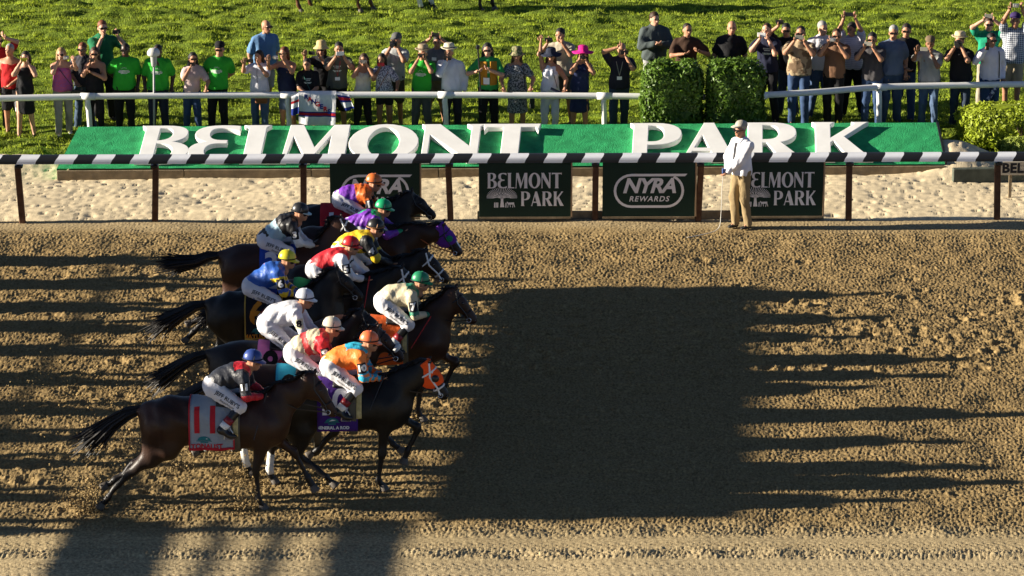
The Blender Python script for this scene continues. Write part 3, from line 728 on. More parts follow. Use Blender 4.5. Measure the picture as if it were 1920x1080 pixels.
# ------------------------------------------------------------------ starting gate, out of the picture to the left; its shade falls over the track
gate = empty('starting_gate', (-13.1, (rowY(500)+rowY(1010))/2, 0), R(-5.5)); tag(gate, 'green and white starting gate standing across the track at far left', 'starting gate')
GG = mat('gate_green', (.02, .10, .05), .5, .4, .15); GP = mat('gate_padding', (.10, .11, .10), .8, .2, .2)
y0, y1 = rowY(1010)-gate.location.y, rowY(500)-gate.location.y; nst = 10; pit = (y1-y0)/nst
pm = MB().box((0, 0, 1.2), (2.9, .30, 1.75), bev=.1).mesh('p'); um = MB().box((0, 0, 1.5), (.16, .16, 3.06), bev=.01).mesh('u'); dm = MB().box((0, 0, 1.2), (.06, pit*.40, 1.5), bev=.02).mesh('d')
for me, mm in ((pm, GP), (um, GG), (dm, WHITE)): me.materials.append(mm)
for i in range(nst+1):
    y = y0+pit*i+(rng.uniform(-.2, .2) if 0 < i < nst else 0)
    o = bpy.data.objects.new('stall_partition', pm); link(o, gate); o.location = (-1.6, y, 0)
    for x in (0, -3.2):
        o = bpy.data.objects.new('upright', um); link(o, gate); o.location = (x, y, 0)
MB().box((0, (y0+y1)/2, 2.12), (.2, y1-y0+.2, .05), bev=.01).add('front_beam', GG, gate)
MB().box((-3.2, (y0+y1)/2, 2.4), (.12, y1-y0+.5, .04), bev=.01).add('rear_beam', GG, gate)
MB().box((-.1, (y0+rowY(985)-gate.location.y*1+rowY(560)-rowY(985)+y1)/2*0+(rowY(985)+rowY(560))/2-gate.location.y, 3.66), (.16, rowY(555)-rowY(1000), 1.0), bev=.02).add('name_beam', GG, gate)
for k in range(5): MB().box((-.1, (y0+.9)+(y1-y0-1.9)*k/4, 3.08), (.14, .12, .3)).add('strut', GG, gate)
for s in (y0, y1):
    for x in (-.4, -2.8): MB().lathe([(.2, -.12), (.42, -.11), (.45, 0), (.42, .11), (.2, .12)], 18).add('wheel', DARK, gate, loc=(x, s, .45)).rotation_euler = (math.pi/2, 0, 0)

# unseen deck added at the gate's near end, boards spaced to shade the track
yn0, yn1 = rowY(1150)-gate.location.y, rowY(992)-gate.location.y
MB().box((.0, (yn0+yn1)/2, 2.12), (.5, yn1-yn0, .08), bev=.02).add('shade_deck_floor', GG, gate)
for bz, bh in ((2.27, .20), (2.50, .06), (2.68, .07), (2.97, .26)): MB().box((0, (yn0+yn1)/2, bz), (.06, yn1-yn0, bh), bev=.01).add('shade_deck_board', GG, gate)
for x in (-.2, .2):
    for y in (yn0+.1,): MB().box((x, y, 1.03), (.12, .12, 2.06), bev=.01).add('shade_deck_post', GG, gate)
for k in range(9):
    y = y0+(y1-y0)*(k+.5)/9; MB().box((-.2, y, 2.62), (.08, rng.uniform(.10, .25), rng.uniform(.15, .4)), bev=.01).add('stall_number_board', GG, gate)  # unseen boards of uneven size, added to break up the gate's shade
# ================================================================== PEOPLE
def vlerp(a, b, t): return tuple(a[i]+(b[i]-a[i])*t for i in range(3))
def ik(a, b, l1, l2, pole):
    a = Vector(a); b = Vector(b); d = b-a; L = d.length
    if L > (l1+l2)*.995: b = a+d*((l1+l2)*.995/L); d = b-a; L = d.length
    x = (l1*l1-l2*l2+L*L)/(2*L); h = math.sqrt(max(l1*l1-x*x, 0)); n = d.normalized(); p = Vector(pole); p = (p-n*p.dot(n)).normalized()
    return tuple(a+n*x+p*h), tuple(b)
def head_proto(fem=False):
    """head facing -Y, centre of the skull at the origin; returns v, f, material index per face"""
    j = .9 if fem else 1.0
    v, f = solid([('e', (0, .012, .028), (.074, .095, .088), .02), ('e', (0, -.022, -.035), (.062*j, .072, .075), .035), ('e', (0, -.052, -.092), (.036*j, .034, .028), .03),
                  ('c', (0, .035, -.08), (0, .04, -.17), .052*j, .056*j, .03), ('c', (0, -.088, -.002), (0, -.112, -.034), .008, .014, .014),
                  ('e', (-.075, .012, -.02), (.012, .022, .033), .008), ('e', (.075, .012, -.02), (.012, .022, .033), .008),
                  ('c', (-.045, -.082, .018), (.045, -.082, .018), .010, .010, .014), ('c', (-.02, -.09, -.068), (.02, -.09, -.068), .009, .009, .008)], .013)
    mi = [0]*len(f); V, Fc = join((v, f))
    def ball(c, r, m):
        nonlocal V, Fc, mi
        b = MB(); b.lathe([(.2*r[0], -r[2]), (.8*r[0], -r[2]*.6), (r[0], 0), (.8*r[0], r[2]*.6), (.2*r[0], r[2])], 8, c, 1, r[1]/r[0])
        V, Fc = join((V, Fc), (b.v, b.f)); mi += [m]*len(b.f)
    for s in (-1, 1): ball((s*.030, -.088, .000), (.013, .009, .008), 1); ball((s*.032, -.093, .019), (.020, .006, .004), 1)
    ball((0, -.100, -.068), (.023, .006, .006), 2)
    return V, Fc, mi
HEADS = [head_proto(False), head_proto(True)]
def hair_mesh(kind):
    base = [('e', (0, .022, .042), (.082, .098, .088), .01)]
    cl = [((0, -.72, -.69), .015)]
    if kind == 'short': cl = [((0, -.80, -.60), .018)]
    if kind == 'crop': base = [('e', (0, .018, .034), (.078, .096, .086), .01)]; cl = [((0, -.72, -.69), -.002)]
    if kind == 'fringe': cl = [((0, -.35, .94), .050), ((0, -.85, -.53), .03)]
    if kind == 'long': base += [('c', (-.06, .045, 0), (-.085, .05, -.24), .042, .040, .05), ('c', (.06, .045, 0), (.085, .05, -.24), .042, .040, .05), ('c', (0, .07, 0), (0, .09, -.25), .06, .055, .05)]; cl = [((0, -.92, -.39), .038)]
    if kind == 'bob': base += [('c', (-.065, .03, 0), (-.078, .025, -.11), .038, .036, .04), ('c', (.065, .03, 0), (.078, .025, -.11), .038, .036, .04), ('c', (0, .07, 0), (0, .075, -.11), .05, .05, .04)]; cl = [((0, -.90, -.43), .03)]
    v, f = solid(base, .014, cl); me = mesh_np('hair', v, f, True); return me
HAIR = {k: hair_mesh(k) for k in ('short', 'crop', 'fringe', 'long', 'bob')}
def hat_mesh(kind):
    b = MB()
    if kind == 'cap':
        b.lathe([(.092, .005), (.096, .025), (.091, .06), (.070, .092), (.03, .108), (.008, .111)], 16, (0, .012, .0), 1, 1.12)
        b.put([(-.078, -.07, .012), (-.05, -.175, -.004), (0, -.19, -.002), (.05, -.175, -.004), (.078, -.07, .012), (-.078, -.07, .024), (-.05, -.17, .008), (0, -.185, .012), (.05, -.17, .008), (.078, -.07, .024)],
              [(0, 1, 2, 3, 4)[::-1], (5, 6, 7, 8, 9), (0, 1, 6, 5), (1, 2, 7, 6), (2, 3, 8, 7), (3, 4, 9, 8)])
    elif kind in ('fedora', 'sunhat', 'wide'):
        r = {'fedora': .155, 'sunhat': .165, 'wide': .215}[kind]; dp = {'fedora': .008, 'sunhat': -.045, 'wide': -.02}[kind]
        pr = [(.095, .018), (r*.8, .016+dp*.6), (r, .012+dp), (r, .020+dp), (r*.8, .026+dp*.6), (.104, .034), (.102, .08), (.094, .118), (.06, .135), (.015, .126 if kind == 'fedora' else .142)]
        b.lathe(pr, 20, (0, .012, .0), 1, 1.08)
        b.v = [(x, y, z+(.022*abs(x)/r if kind == 'fedora' and math.hypot(x, y) > .12 else 0)+(.012*math.sin(4*math.atan2(y, x)+1) if kind == 'wide' and math.hypot(x, y) > .13 else 0)) for x, y, z in b.v]
    return b.mesh('hat', True)
HATS = {k: hat_mesh(k) for k in ('cap', 'fedora', 'sunhat', 'wide')}
_b = MB(); _b.lathe([(.105, .034), (.107, .036), (.105, .058), (.102, .06)], 20, (0, .012, 0), 1, 1.08); BAND = _b.mesh('hat_band')
_b = MB()
for s in (-1, 1): _b.box((s*.034, -.104, .0), (.056, .012, .034), bev=.005); _b.box((s*.076, -.05, .008), (.006, .105, .008))
_b.box((0, -.104, .008), (.02, .008, .008)); GLASSES = _b.mesh('sunglasses')
_b = MB(); _b.box((0, 0, 0), (.142, .010, .074), bev=.004); _b.lathe([(.008, 0), (.009, .002)], 8, (.055, -.006, .02)); PHONE = _b.mesh('phone')
_b = MB(); _b.box((0, 0, 0), (.105, .035, .066), bev=.008); _b.tube([(.012, -.015, 0), (.012, -.035, 0), (.012, -.048, 0)], [.026, .026, .021], 12); COMPACT = _b.mesh('compact')
_b = MB(); _b.box((0, 0, 0), (.140, .06, .09), bev=.012); _b.box((0, -.005, .056), (.06, .05, .035), bev=.01); _b.tube([(.0, -.02, -.005), (0, -.07, -.005), (0, -.10, -.005), (0, -.15, -.005)], [.036, .036, .041, .043], 14); DSLR = _b.mesh('dslr')
_b = MB(); _b.tube([(0, .12, 0), (0, -.0, .0), (0, -.11, 0)], [.035, .04, .042], 10)
_b = MB(); _b.box((0, -.02, .022), (.088, .155, .044), bev=.015); _b.box((0, -.09, .018), (.07, .075, .034), bev=.013); _b.box((0, .035, .055), (.068, .075, .07), bev=.02); SHOE = _b.mesh('shoe', True)

def hand_geo(w, d, side, curl=.8):
    """palm and five bent fingers, w wrist, d direction of the palm"""
    w = Vector(w); d = Vector(d).normalized(); a = d.cross(Vector((0, 0, 1)))
    a = a.normalized() if a.length > .2 else Vector((side, 0, 0)); n = a.cross(d).normalized()
    b = MB(); K = w+d*.085
    b.tube([w-d*.01, w+d*.035, K], [.028, .042, .038], 8, .5)
    for i, (o, l) in enumerate(((-.030, .062), (-.010, .074), (.011, .070), (.031, .055))):
        p = K+a*o-d*.008; q = p+(d*math.cos(curl*.5)+n*math.sin(curl*.5))*l*.55; r = q+(d*math.cos(curl*1.4)+n*math.sin(curl*1.4))*l*.5
        b.tube([p, q, r], [.0105, .0098, .007], 5)
    p = w+d*.03-a*.034*side; q = p+(d*.6-a*.6*side+n*.4).normalized()*.04; r = q+(d*.9+n*.4).normalized()*.032
    b.tube([p, q, r], [.014, .0115, .008], 5)
    return b.v, b.f
HAND = {  # wrist targets for one side s, and where the elbow points
 'phone': ((.085, -.30, 1.535), (.55, .15, -.8)), 'cam': ((.075, -.20, 1.545), (.5, -.1, -.85)), 'high': ((.10, -.20, 1.86), (1, -.1, -.1)), 'over': ((.10, -.22, 1.74), (1, -.1, -.2)),
 'down': ((.25, -.03, .90), (.4, .9, 0)), 'back': ((.08, .17, .98), (.9, .5, 0)), 'rail': ((.27, -.30, 1.04), (.6, .7, 0)), 'clap': ((.065, -.30, 1.24), (.8, .2, -.5)),
 'face': ((.05, -.17, 1.47), (.5, -.1, -.8)), 'up': ((.20, -.04, 2.00), (1, .2, 0)), 'chest': ((.03, -.22, 1.30), (.8, .1, -.5)), 'side': ((.20, -.22, 1.50), (.6, .1, -.8)),
 'far': ((.20, -.42, 1.56), (.5, .1, -.8)), 'low': ((.06, -.26, 1.02), (.8, .3, -.1)), 'brow': ((.10, -.17, 1.70), (1, -.2, .3)), 'hold': ((.20, -.22, 1.28), (.7, .3, -.5)), 'fixed': ((.0, -.28, 1.03), (.8, .4, -.1)),
}
SKIN = {'l': mat('skin_light', (.52, .29, .19), .55, .35, .08, 9), 'm': mat('skin_tan', (.40, .20, .115), .55, .35, .08, 9), 'b': mat('skin_brown', (.24, .115, .06), .5, .4, .08, 9), 'd': mat('skin_dark', (.055, .028, .017), .45, .45, .08, 9)}
HC = {'black': (.012, .010, .009), 'brown': (.045, .022, .011), 'dark': (.02, .013, .009), 'auburn': (.10, .030, .012), 'grey': (.28, .27, .25), 'blond': (.32, .20, .08), 'red': (.16, .05, .018)}
def hairmat(c): return mat('hair_'+c, HC[c], .6, .35, .3, 30, .006, 60)
JOINTS = {}
def person(px, row, h, desc, pose=('phone', 'phone'), face=0, build=1.0, fem=False, skin='l', hair=('short', 'brown'), hat=None, glasses=False, shirt=('tee', (.5, .5, .5)), legs=('long', (.02, .03, .06)),
           tilt=0.0, item=None, vox=.0265, shoes=(.03, .025, .02), group='spectators along the white rail', lean=0.0, label=None, base=None, hat2=None, mouth=0, stride=0.0):
    p0 = base or G(px, row); sc = h/1.75
    root = empty('person', (p0.x, p0.y, .01), R(face), sc); tag(root, label or desc, 'person', group)
    B = build; ld = lean; swy = rng.uniform(-.09, .09) if row < 400 else .0
    def ln(p): return (p[0]+swy*max(p[2]-.95, 0), p[1]-ld*max(p[2]-.95, 0), p[2])
    hip = {s: (s*.088*B**.5, 0, .93) for s in (-1, 1)}; st = rng.uniform(-.05, .05); sp_ = rng.uniform(-.025, .05)
    knee = {s: (s*.105, -.03+s*(st+stride*.5), .50) for s in (-1, 1)}; ank = {s: (s*(.115+sp_), .03+s*(st*2+stride), .09) for s in (-1, 1)}
    sw = (.165 if fem else .19)
    sh = {s: ln((s*(sw-.012)*B**.4, .015, 1.388)) for s in (-1, 1)}
    el = {}; wr = {}
    for s, nm in zip((-1, 1), pose):
        t, pole = HAND[nm]; j = rng.uniform(-.012, .012, 3)
        el[s], wr[s] = ik(sh[s], ln((t[0]*s+j[0], t[1]+j[1], t[2]+j[2])), .285, .255, (pole[0]*s, pole[1], pole[2]))
    hc = ln((0, -.03, 1.632))
    def torso(o):
        return [('e', ln((0, .0, .98)), (.165*B+o, .118*B+o, .13+o), .06), ('e', ln((0, -.012*B, 1.12)), (.142*B*(.94 if fem else 1.03)+o, .108*B*(1.06 if B > 1.1 else 1)+o, .16+o), .08),
                ('e', ln((0, .0, 1.31)), (.168*B**.7*(.92 if fem else 1)+o, .118*B**.8+o, .165+o), .09), ('c', ln((-.125*B**.4, .014, 1.392)), ln((-.02, .012, 1.448)), .054+o, .050+o, .07), ('c', ln((.125*B**.4, .014, 1.392)), ln((.02, .012, 1.445)), .056+o, .050+o, .07)] + \
               ([('e', ln((s*.07, -.095, 1.29)), (.062+o, .055+o, .065+o), .04) for s in (-1, 1)] if fem else [])
    def armp(s, o, o2, t0=0, t1=1, full=True):
        r = [('c', sh[s], vlerp(sh[s], el[s], t1), .056+o, .056+o+(o2-o)*t1-.011*t1, .05)]
        if full: r.append(('c', el[s], wr[s], .044+o2, .032+o2, .03))
        return r
    body = torso(0)+[q for s in (-1, 1) for q in armp(s, 0, 0)]+[('c', ln((0, .01, 1.42)), vlerp(hc, (0, 0, 1.5), .2), .058, .05, .04)]
    for s in (-1, 1): body += [('c', hip[s], knee[s], .088*B**.5, .06, .05), ('c', knee[s], ank[s], .058, .040, .03), ('c', ank[s], (ank[s][0], ank[s][1]-.09, .022), .034, .013, .02)]
    v, f = solid(body, vox)
    HV, HF, HM = HEADS[1 if fem else 0]
    hm = Matrix.Translation(hc) @ rotm('Z', R(rng.uniform(-22, 16))) @ rotm('X', tilt)
    parts = [(v, f), (xf(HV, hm), HF)]; mi = [0]*len(f)+HM
    for s in (-1, 1):
        d = Vector(wr[s])-Vector(el[s])
        if pose[(s+1)//2] in ('phone', 'cam', 'high', 'over', 'face', 'brow', 'side', 'far'): d = d.normalized()*.7+Vector((-s*.25, 0, .75))
        g = hand_geo(wr[s], d, s); parts.append(g); mi += [0]*len(g[1])
    V, Fc = join(*parts); o = add('body', V, Fc, [SKIN[skin], EYE, LIP], root, True); o.data.polygons.foreach_set('material_index', mi)
    # clothes
    kind, c = shirt[0], shirt[1]; cm = c if isinstance(c, bpy.types.Material) else cloth(c)
    sp = torso(.016)
    if kind in ('tee', 'polo'):
        for s in (-1, 1): sp += armp(s, .018, .034, 0, .72, False)
    elif kind == 'long':
        for s in (-1, 1): sp += armp(s, .020, .020)
    elif kind == 'jacket':
        sp = torso(.034)
        for s in (-1, 1): sp += armp(s, .034, .030)
    else: sp = [q for q in torso(.012) if q[0] == 'e']
    low = {'dress': .5, 'tunic': .78}.get(kind, .90)
    cl = [((0, 0, -1), -low)]
    if low >= .9: sp.append(('c', ln((0, -.004, 1.10)), (0, -.002, .86), .150*B+.012, .172*B+.014, .05, .76))
    if kind in ('tank', 'dress0'): cl = [((0, 0, -1), -low), ((0, -.25, .97), 1.40*.97)]
    if kind in ('dress', 'tunic'):
        sp += [('c', ln((0, 0, 1.05)), (0, 0, low-.1), .155*B, .20*B, .08, .8)]
        if low < .6 and len(shirt) > 2:
            for s in (-1, 1): sp += armp(s, .018, .034, 0, .6, False)
    v, f = solid(sp, vox, cl); v = rumple(v); add('shirt' if kind not in ('dress', 'jacket') else kind, v, f, cm, root, True)
    if len(shirt) > 2 and shirt[2] is not None and kind == 'tee' and shirt[2] != 1:      # print on the chest
        bv = BVHTree.FromPolygons([tuple(q) for q in v], [tuple(q) for q in f.tolist()]); w = shirt[2]
        pv, pf = w; out = []
        for q in pv:
            hit = bv.ray_cast(Vector((q[0], -1, 1.27+q[1])), Vector((0, 1, 0))); out.append(tuple((hit[0] or Vector((q[0], -.14, 1.27+q[1])))+Vector((0, -.006, 0))))
        add('shirt_print', out, pf, mat('shirt_print', (.62, .68, .60), .9, .1, .15, 20), root)
    lk, lc = legs; lm = lc if isinstance(lc, bpy.types.Material) else cloth(lc)
    if lk != 'none':
        lp = [('e', (0, 0, .97), (.166*B+.006, .12*B+.006, .12), .05)]
        for s in (-1, 1):
            if lk == 'skirt': pass
            elif lk == 'short': lp.append(('c', hip[s], vlerp(hip[s], knee[s], .92), .098*B**.5, .092, .05))
            elif lk == 'brief': lp.append(('c', hip[s], vlerp(hip[s], knee[s], .45), .098*B**.5, .090, .05))
            else:
                lp += [('c', hip[s], knee[s], .098*B**.5, .078, .05), ('c', knee[s], (ank[s][0], ank[s][1], .07), .075, .066 if lk == 'long' else .05, .03)]
        if lk == 'skirt': lp.append(('c', (0, 0, .98), (0, 0, .55), .15*B, .18*B, .05, .8))
        v, f = solid(lp, vox, [((0, 0, 1), 1.0)]+([((0, 0, -1), -.55)] if lk == 'skirt' else [])); v = rumple(v, .004); add({'short': 'shorts', 'brief': 'shorts', 'skirt': 'skirt'}.get(lk, 'trousers'), v, f, lm, root, True)
    for s in (-1, 1): share('shoe', SHOE, mat('shoe_%d' % int(shoes[0]*100), shoes, .6, .3, .1), root, Matrix.Translation((ank[s][0], ank[s][1]-.02, 0)))
    if hair: share('hair', HAIR[hair[0]], hairmat(hair[1]), root, hm)
    if hat:
        M = hm @ Matrix.Translation((0, 0, .045)) @ rotm('X', -.10); hc_ = hat[1]
        ho = share('hat', HATS[hat[0]], hc_ if isinstance(hc_, bpy.types.Material) else cloth(hc_), root, M)
        if len(hat) > 2: share('hat_band', BAND, cloth(hat[2]), ho)
    if glasses: share('sunglasses', GLASSES, LENS, root, hm)
    JOINTS[root.name] = (sh, el, wr, hc)
    if item:
        bpy.context.view_layer.update(); MW = Matrix.Translation(root.location) @ rotm('Z', R(face)) @ Matrix.Scale(sc, 4)
        for it in (item if isinstance(item, list) else [item]):
            kind_, where, colr = it[:3]; L_, R_ = Vector(wr[-1]), Vector(wr[1])
            q = {'b': (L_+R_)/2+Vector((0, -.045, .085)), 'l': L_+Vector((.03, -.045, .085)), 'r': R_+Vector((-.03, -.045, .085))}[where]
            me = {'phone': PHONE, 'compact': COMPACT, 'dslr': DSLR}[kind_]
            o = share({'phone': 'mobile_phone', 'compact': 'compact_camera', 'dslr': 'camera'}[kind_], me, colr, None, MW @ Matrix.Translation(q) @ (rotm('Y', math.pi/2) if len(it) > 3 else Matrix()))
            nm = {'phone': 'phone', 'compact': 'compact camera', 'dslr': 'black camera'}[kind_]
            pre = '' if kind_ == 'dslr' else {'black_plastic': 'dark ', 'white_paint': 'white ', 'silver_metal': 'silver '}.get(colr.name, colr.name.split('_')[0]+' ')
            tag(o, f'{pre}{nm} held by the {desc}'.replace('  ', ' '), 'camera' if kind_ != 'phone' else 'phone', 'phones and cameras held by spectators')
    return root

# white emblem on the bright green shirts
_p = MB()
for i in range(9):
    a = math.pi*(.12+.76*i/8); r0, r1 = .045, .085 if i % 2 else .07
    _p.put([(math.cos(a)*r0-.004, math.sin(a)*r0*.8+.01, 0), (math.cos(a)*r0+.004, math.sin(a)*r0*.8+.01, 0), (math.cos(a)*r1, math.sin(a)*r1*.8+.01, 0)], [(0, 1, 2)])
for z, w in ((.0, .085), (-.018, .105), (-.036, .10), (-.052, .06)): 
    n = 8
    for i in range(n): _p.put([(-w+2*w*i/n, z-.006, 0), (-w+2*w*(i+1)/n, z-.006, 0), (-w+2*w*(i+1)/n, z+.006+.003*math.sin(i), 0), (-w+2*w*i/n, z+.006+.003*math.sin(i-1), 0)], [(0, 1, 2, 3)])
EMB = (_p.v, _p.f)
_p = MB()
for z, w in ((.05, .07), (.02, .05), (-.03, .08), (-.045, .06)):
    for i in range(6): _p.put([(-w+2*w*i/6, z, 0), (-w+2*w*(i+.7)/6, z, 0), (-w+2*w*(i+.7)/6, z+.02, 0), (-w+2*w*i/6, z+.02, 0)], [(0, 1, 2, 3)])
EMB2 = (_p.v, _p.f)
GRN = (.03, .36, .03); JEAN = (.035, .065, .14); BLK = (.012, .012, .014); NAVY = (.012, .018, .045); KHAKI = (.36, .30, .20)
PH_GREEN = mat('yellow_phone_case', (.35, .36, .02), .5); PH_RED = mat('red_phone_case', (.6, .03, .04), .5); PH_TAN = mat('grey_phone_case', (.25, .24, .20), .5)
person(2, 243, 1.76, 'man in red shirt with raised elbow at the left edge', ('down', 'brow'), 25, shirt=('tee', (.42, .02, .02)), legs=('long', (.02, .02, .03)), glasses=True)
person(26, 252, 1.66, 'grey-haired man in red vest at the left', ('down', 'low'), -8, 1.08, skin='m', hair=('crop', 'grey'), shirt=('tank', (.38, .012, .015)), legs=('short', BLK))
person(50, 259, 1.58, 'woman in long black dress at the left', ('cam', 'cam'), 0, .95, True, skin='l', hair=('bob', 'dark'), shirt=('dress', BLK), legs=('none', BLK), item=('phone', 'b', PH_GREEN))
person(121, 254, 1.60, 'woman in pink tank top and grey trousers', ('cam', 'far'), 14, 1.12, True, skin='l', hair=('long', 'blond'), glasses=True, shirt=('tank', pattern('pink_print', (.50, .10, .24), (.38, .10, .30), 'blotch', 30)), legs=('long', (.26, .25, .24)), item=('compact', 'b', SILVER), shoes=(.5, .5, .5))
person(160, 246, 1.62, 'man in sunglasses half hidden behind the woman in black top', ('low', 'down'), -10, skin='m', hair=('short', 'red'), glasses=True, shirt=('tee', (.04, .04, .05)), legs=('long', (.05, .08, .13)))
person(181, 256, 1.63, 'long-haired woman in black top', ('face', 'chest'), -12, .95, True, skin='m', hair=('long', 'brown'), glasses=True, shirt=('tank', BLK), legs=('slim', BLK), item=('phone', 'l', DARK))
person(197, 226, 1.85, 'tall man in dark green polo shirt', ('face', 'side'), 20, 1.05, skin='l', hair=('short', 'red'), glasses=True, shirt=('polo', (.012, .13, .055)), legs=('long', BLK), item=('phone', 'r', DARK))
person(236, 256, 1.70, 'man in bright green T-shirt and dark trousers beside the tall man', ('back', 'down'), 8, 1.12, skin='d', hair=('crop', 'black'), glasses=True, shirt=('tee', GRN, EMB), legs=('long', (.015, .015, .02)))
person(299, 256, 1.68, 'man in bright green T-shirt behind the thin pole', ('down', 'down'), 0, 1.15, skin='d', hair=('crop', 'black'), shirt=('tee', GRN, EMB), legs=('long', (.02, .025, .045)))
person(362, 258, 1.55, 'black-haired woman in pale pink top', ('face', 'rail'), 5, .92, True, skin='m', hair=('long', 'black'), glasses=True, shirt=('tee', (.50, .38, .36)), legs=('slim', JEAN), item=('phone', 'l', DARK))
person(410, 257, 1.72, 'man in bright green T-shirt and black cap', ('back', 'back'), 0, 1.02, skin='m', hair=('crop', 'dark'), hat=('cap', BLK), glasses=True, shirt=('tee', GRN, EMB), legs=('long', BLK))
person(497, 213, 1.74, 'big bald man in blue T-shirt standing behind', ('down', 'down'), 28, 1.25, skin='m', hair=None, glasses=True, shirt=('tee', (.10, .20, .36)), legs=('short', (.3, .3, .32)))
person(489, 257, 1.58, 'dark-haired woman in white T-shirt and jeans', ('far', 'phone'), -12, 1.05, True, skin='m', hair=('bob', 'dark'), shirt=('tee', (.55, .56, .62)), legs=('long', (.06, .10, .18)), item=('compact', 'b', DARK))
person(541, 257, 1.64, 'auburn-haired woman in sleeveless navy top', ('far', 'phone'), -14, 1.0, True, skin='m', hair=('bob', 'auburn'), glasses=True, shirt=('tank', NAVY), legs=('skirt', (.10, .14, .22)), item=('compact', 'b', SILVER))
person(606, 240, 1.56, 'woman in straw sun hat', ('far', 'phone'), -18, 1.0, True, skin='m', hair=('bob', 'brown'), hat=('sunhat', (.50, .38, .18)), glasses=True, shirt=('tee', BLK), legs=('long', BLK), item=('phone', 'b', DARK))
person(580, 259, 1.46, 'youth in black T-shirt leaning on the rail over the hockey shirt', ('fixed', 'fixed'), 0, .95, skin='m', hair=('short', 'dark'), shirt=('tee', BLK, EMB2), legs=('short', (.05, .05, .06)), lean=.10)
person(633, 254, 1.70, 'dark-haired man in grey-green T-shirt with lanyard', ('phone', 'phone'), 8, 1.02, skin='m', hair=('short', 'black'), shirt=('tee', (.10, .10, .075), EMB2), legs=('short', BLK), item=('phone', 'b', WHITE))
person(681, 257, 1.52, 'long-haired woman in cream top and black trousers', ('cam', 'cam'), 0, .9, True, skin='m', hair=('long', 'brown'), shirt=('tank', (.60, .55, .45)), legs=('slim', BLK), item=('phone', 'b', SILVER))
person(722, 257, 1.52, 'dark-haired woman in speckled white blouse and black shorts', ('face', 'rail'), 0, .95, True, skin='b', hair=('bob', 'dark'), shirt=('tee', pattern('speckled_blouse', (.55, .55, .60), (.12, .12, .16), 'blotch', 45)), legs=('brief', BLK), item=('phone', 'l', PH_RED))
person(740, 239, 1.72, 'man in grey cap and pale grey T-shirt', ('cam', 'cam'), -10, 1.05, skin='m', hair=('crop', 'grey'), hat=('cap', (.10, .10, .10)), shirt=('tee', (.40, .42, .42)), legs=('short', (.085, .07, .045)), item=('dslr', 'b', DARK))
person(817, 236, 1.66, 'man in grey polo shirt with both arms above his head', ('over', 'over'), -8, 1.05, skin='m', hair=('short', 'dark'), shirt=('polo', (.14, .14, .15)), legs=('short', (.22, .17, .11)), item=('phone', 'b', DARK))
person(791, 257, 1.64, 'man in brown fedora and green T-shirt over white sleeves', ('cam', 'cam'), -6, 1.02, skin='m', hair=('short', 'grey'), hat=('fedora', (.33, .25, .16), (.12, .09, .06)), shirt=('tee', GRN, EMB), legs=('long', (.075, .08, .08)), item=('phone', 'b', DARK))
person(848, 257, 1.66, 'man in cream panama hat and white shirt', ('face', 'down'), -5, 1.05, skin='m', hair=('short', 'grey'), hat=('fedora', (.62, .55, .40), (.015, .015, .015)), shirt=('long', (.62, .64, .70)), legs=('long', (.012, .014, .028)), item=('phone', 'l', DARK))
person(916, 257, 1.71, 'dark-haired woman in orange vest over green shirt', ('hold', 'chest'), 0, 1.0, True, skin='l', hair=('long', 'black'), glasses=True, shirt=('tee', (.03, .30, .07), EMB2), legs=('long', (.012, .012, .016)))
person(970, 257, 1.60, 'woman in grey patterned dress and floppy sun hat', ('rail', 'rail'), 0, 1.05, True, skin='m', hair=('long', 'brown'), hat=('sunhat', pattern('hat_print', (.33, .28, .16), (.10, .12, .05), 'blotch', 25)), shirt=('dress', pattern('dress_print', (.26, .27, .28), (.035, .045, .05), 'blotch', 38), 1), legs=('none', BLK))
person(1031, 257, 1.58, 'cheering woman in white top and trousers with one fist raised', ('up', 'rail'), 0, 1.0, True, skin='m', hair=('long', 'brown'), hat=('wide', (.018, .022, .05)), shirt=('tunic', (.66, .66, .72)), legs=('slim', (.58, .58, .66)), tilt=.1)
person(1056, 233, 1.77, 'black-haired man in tan polo shirt', ('side', 'phone'), -10, 1.05, skin='m', hair=('short', 'black'), shirt=('polo', (.38, .34, .26)), legs=('short', (.10, .08, .06)), item=('phone', 'l', DARK))
person(1086, 257, 1.62, 'woman in wide magenta hat and navy dress', ('cam', 'cam'), 0, 1.0, True, skin='m', hair=('long', 'dark'), hat=('wide', (.60, .015, .20)), shirt=('dress', (.018, .026, .075)), legs=('none', BLK), item=('compact', 'b', DARK))
person(1160, 255, 1.70, 'bald man in navy polo shirt', ('brow', 'cam'), 0, 1.05, skin='m', hair=None, shirt=('polo', (.012, .015, .03), EMB2), legs=('long', (.03, .05, .085)), item=('phone', 'r', DARK))
person(1225, 206, 1.83, 'man in dark grey jacket clapping behind the hedge', ('clap', 'clap'), 10, 1.1, skin='l', hair=('short', 'brown'), shirt=('jacket', (.060, .075, .075)), legs=('long', (.30, .30, .30)))
person(1285, 222, 1.77, 'smiling man in brown shirt clapping behind the hedge', ('clap', 'hold'), 0, 1.1, skin='m', hair=('crop', 'dark'), shirt=('polo', (.050, .026, .016)), legs=('long', (.05, .05, .06)))
person(1365, 222, 1.81, 'shaven-headed man in black T-shirt behind the hedge', ('down', 'down'), 0, 1.15, skin='m', hair=None, shirt=('tee', BLK), legs=('long', BLK))
person(1437, 230, 1.84, 'man in navy T-shirt with white print', ('phone', 'face'), -10, 1.0, skin='l', hair=('crop', 'brown'), shirt=('tee', (.014, .017, .038), EMB2), legs=('long', BLK), item=('phone', 'l', WHITE))
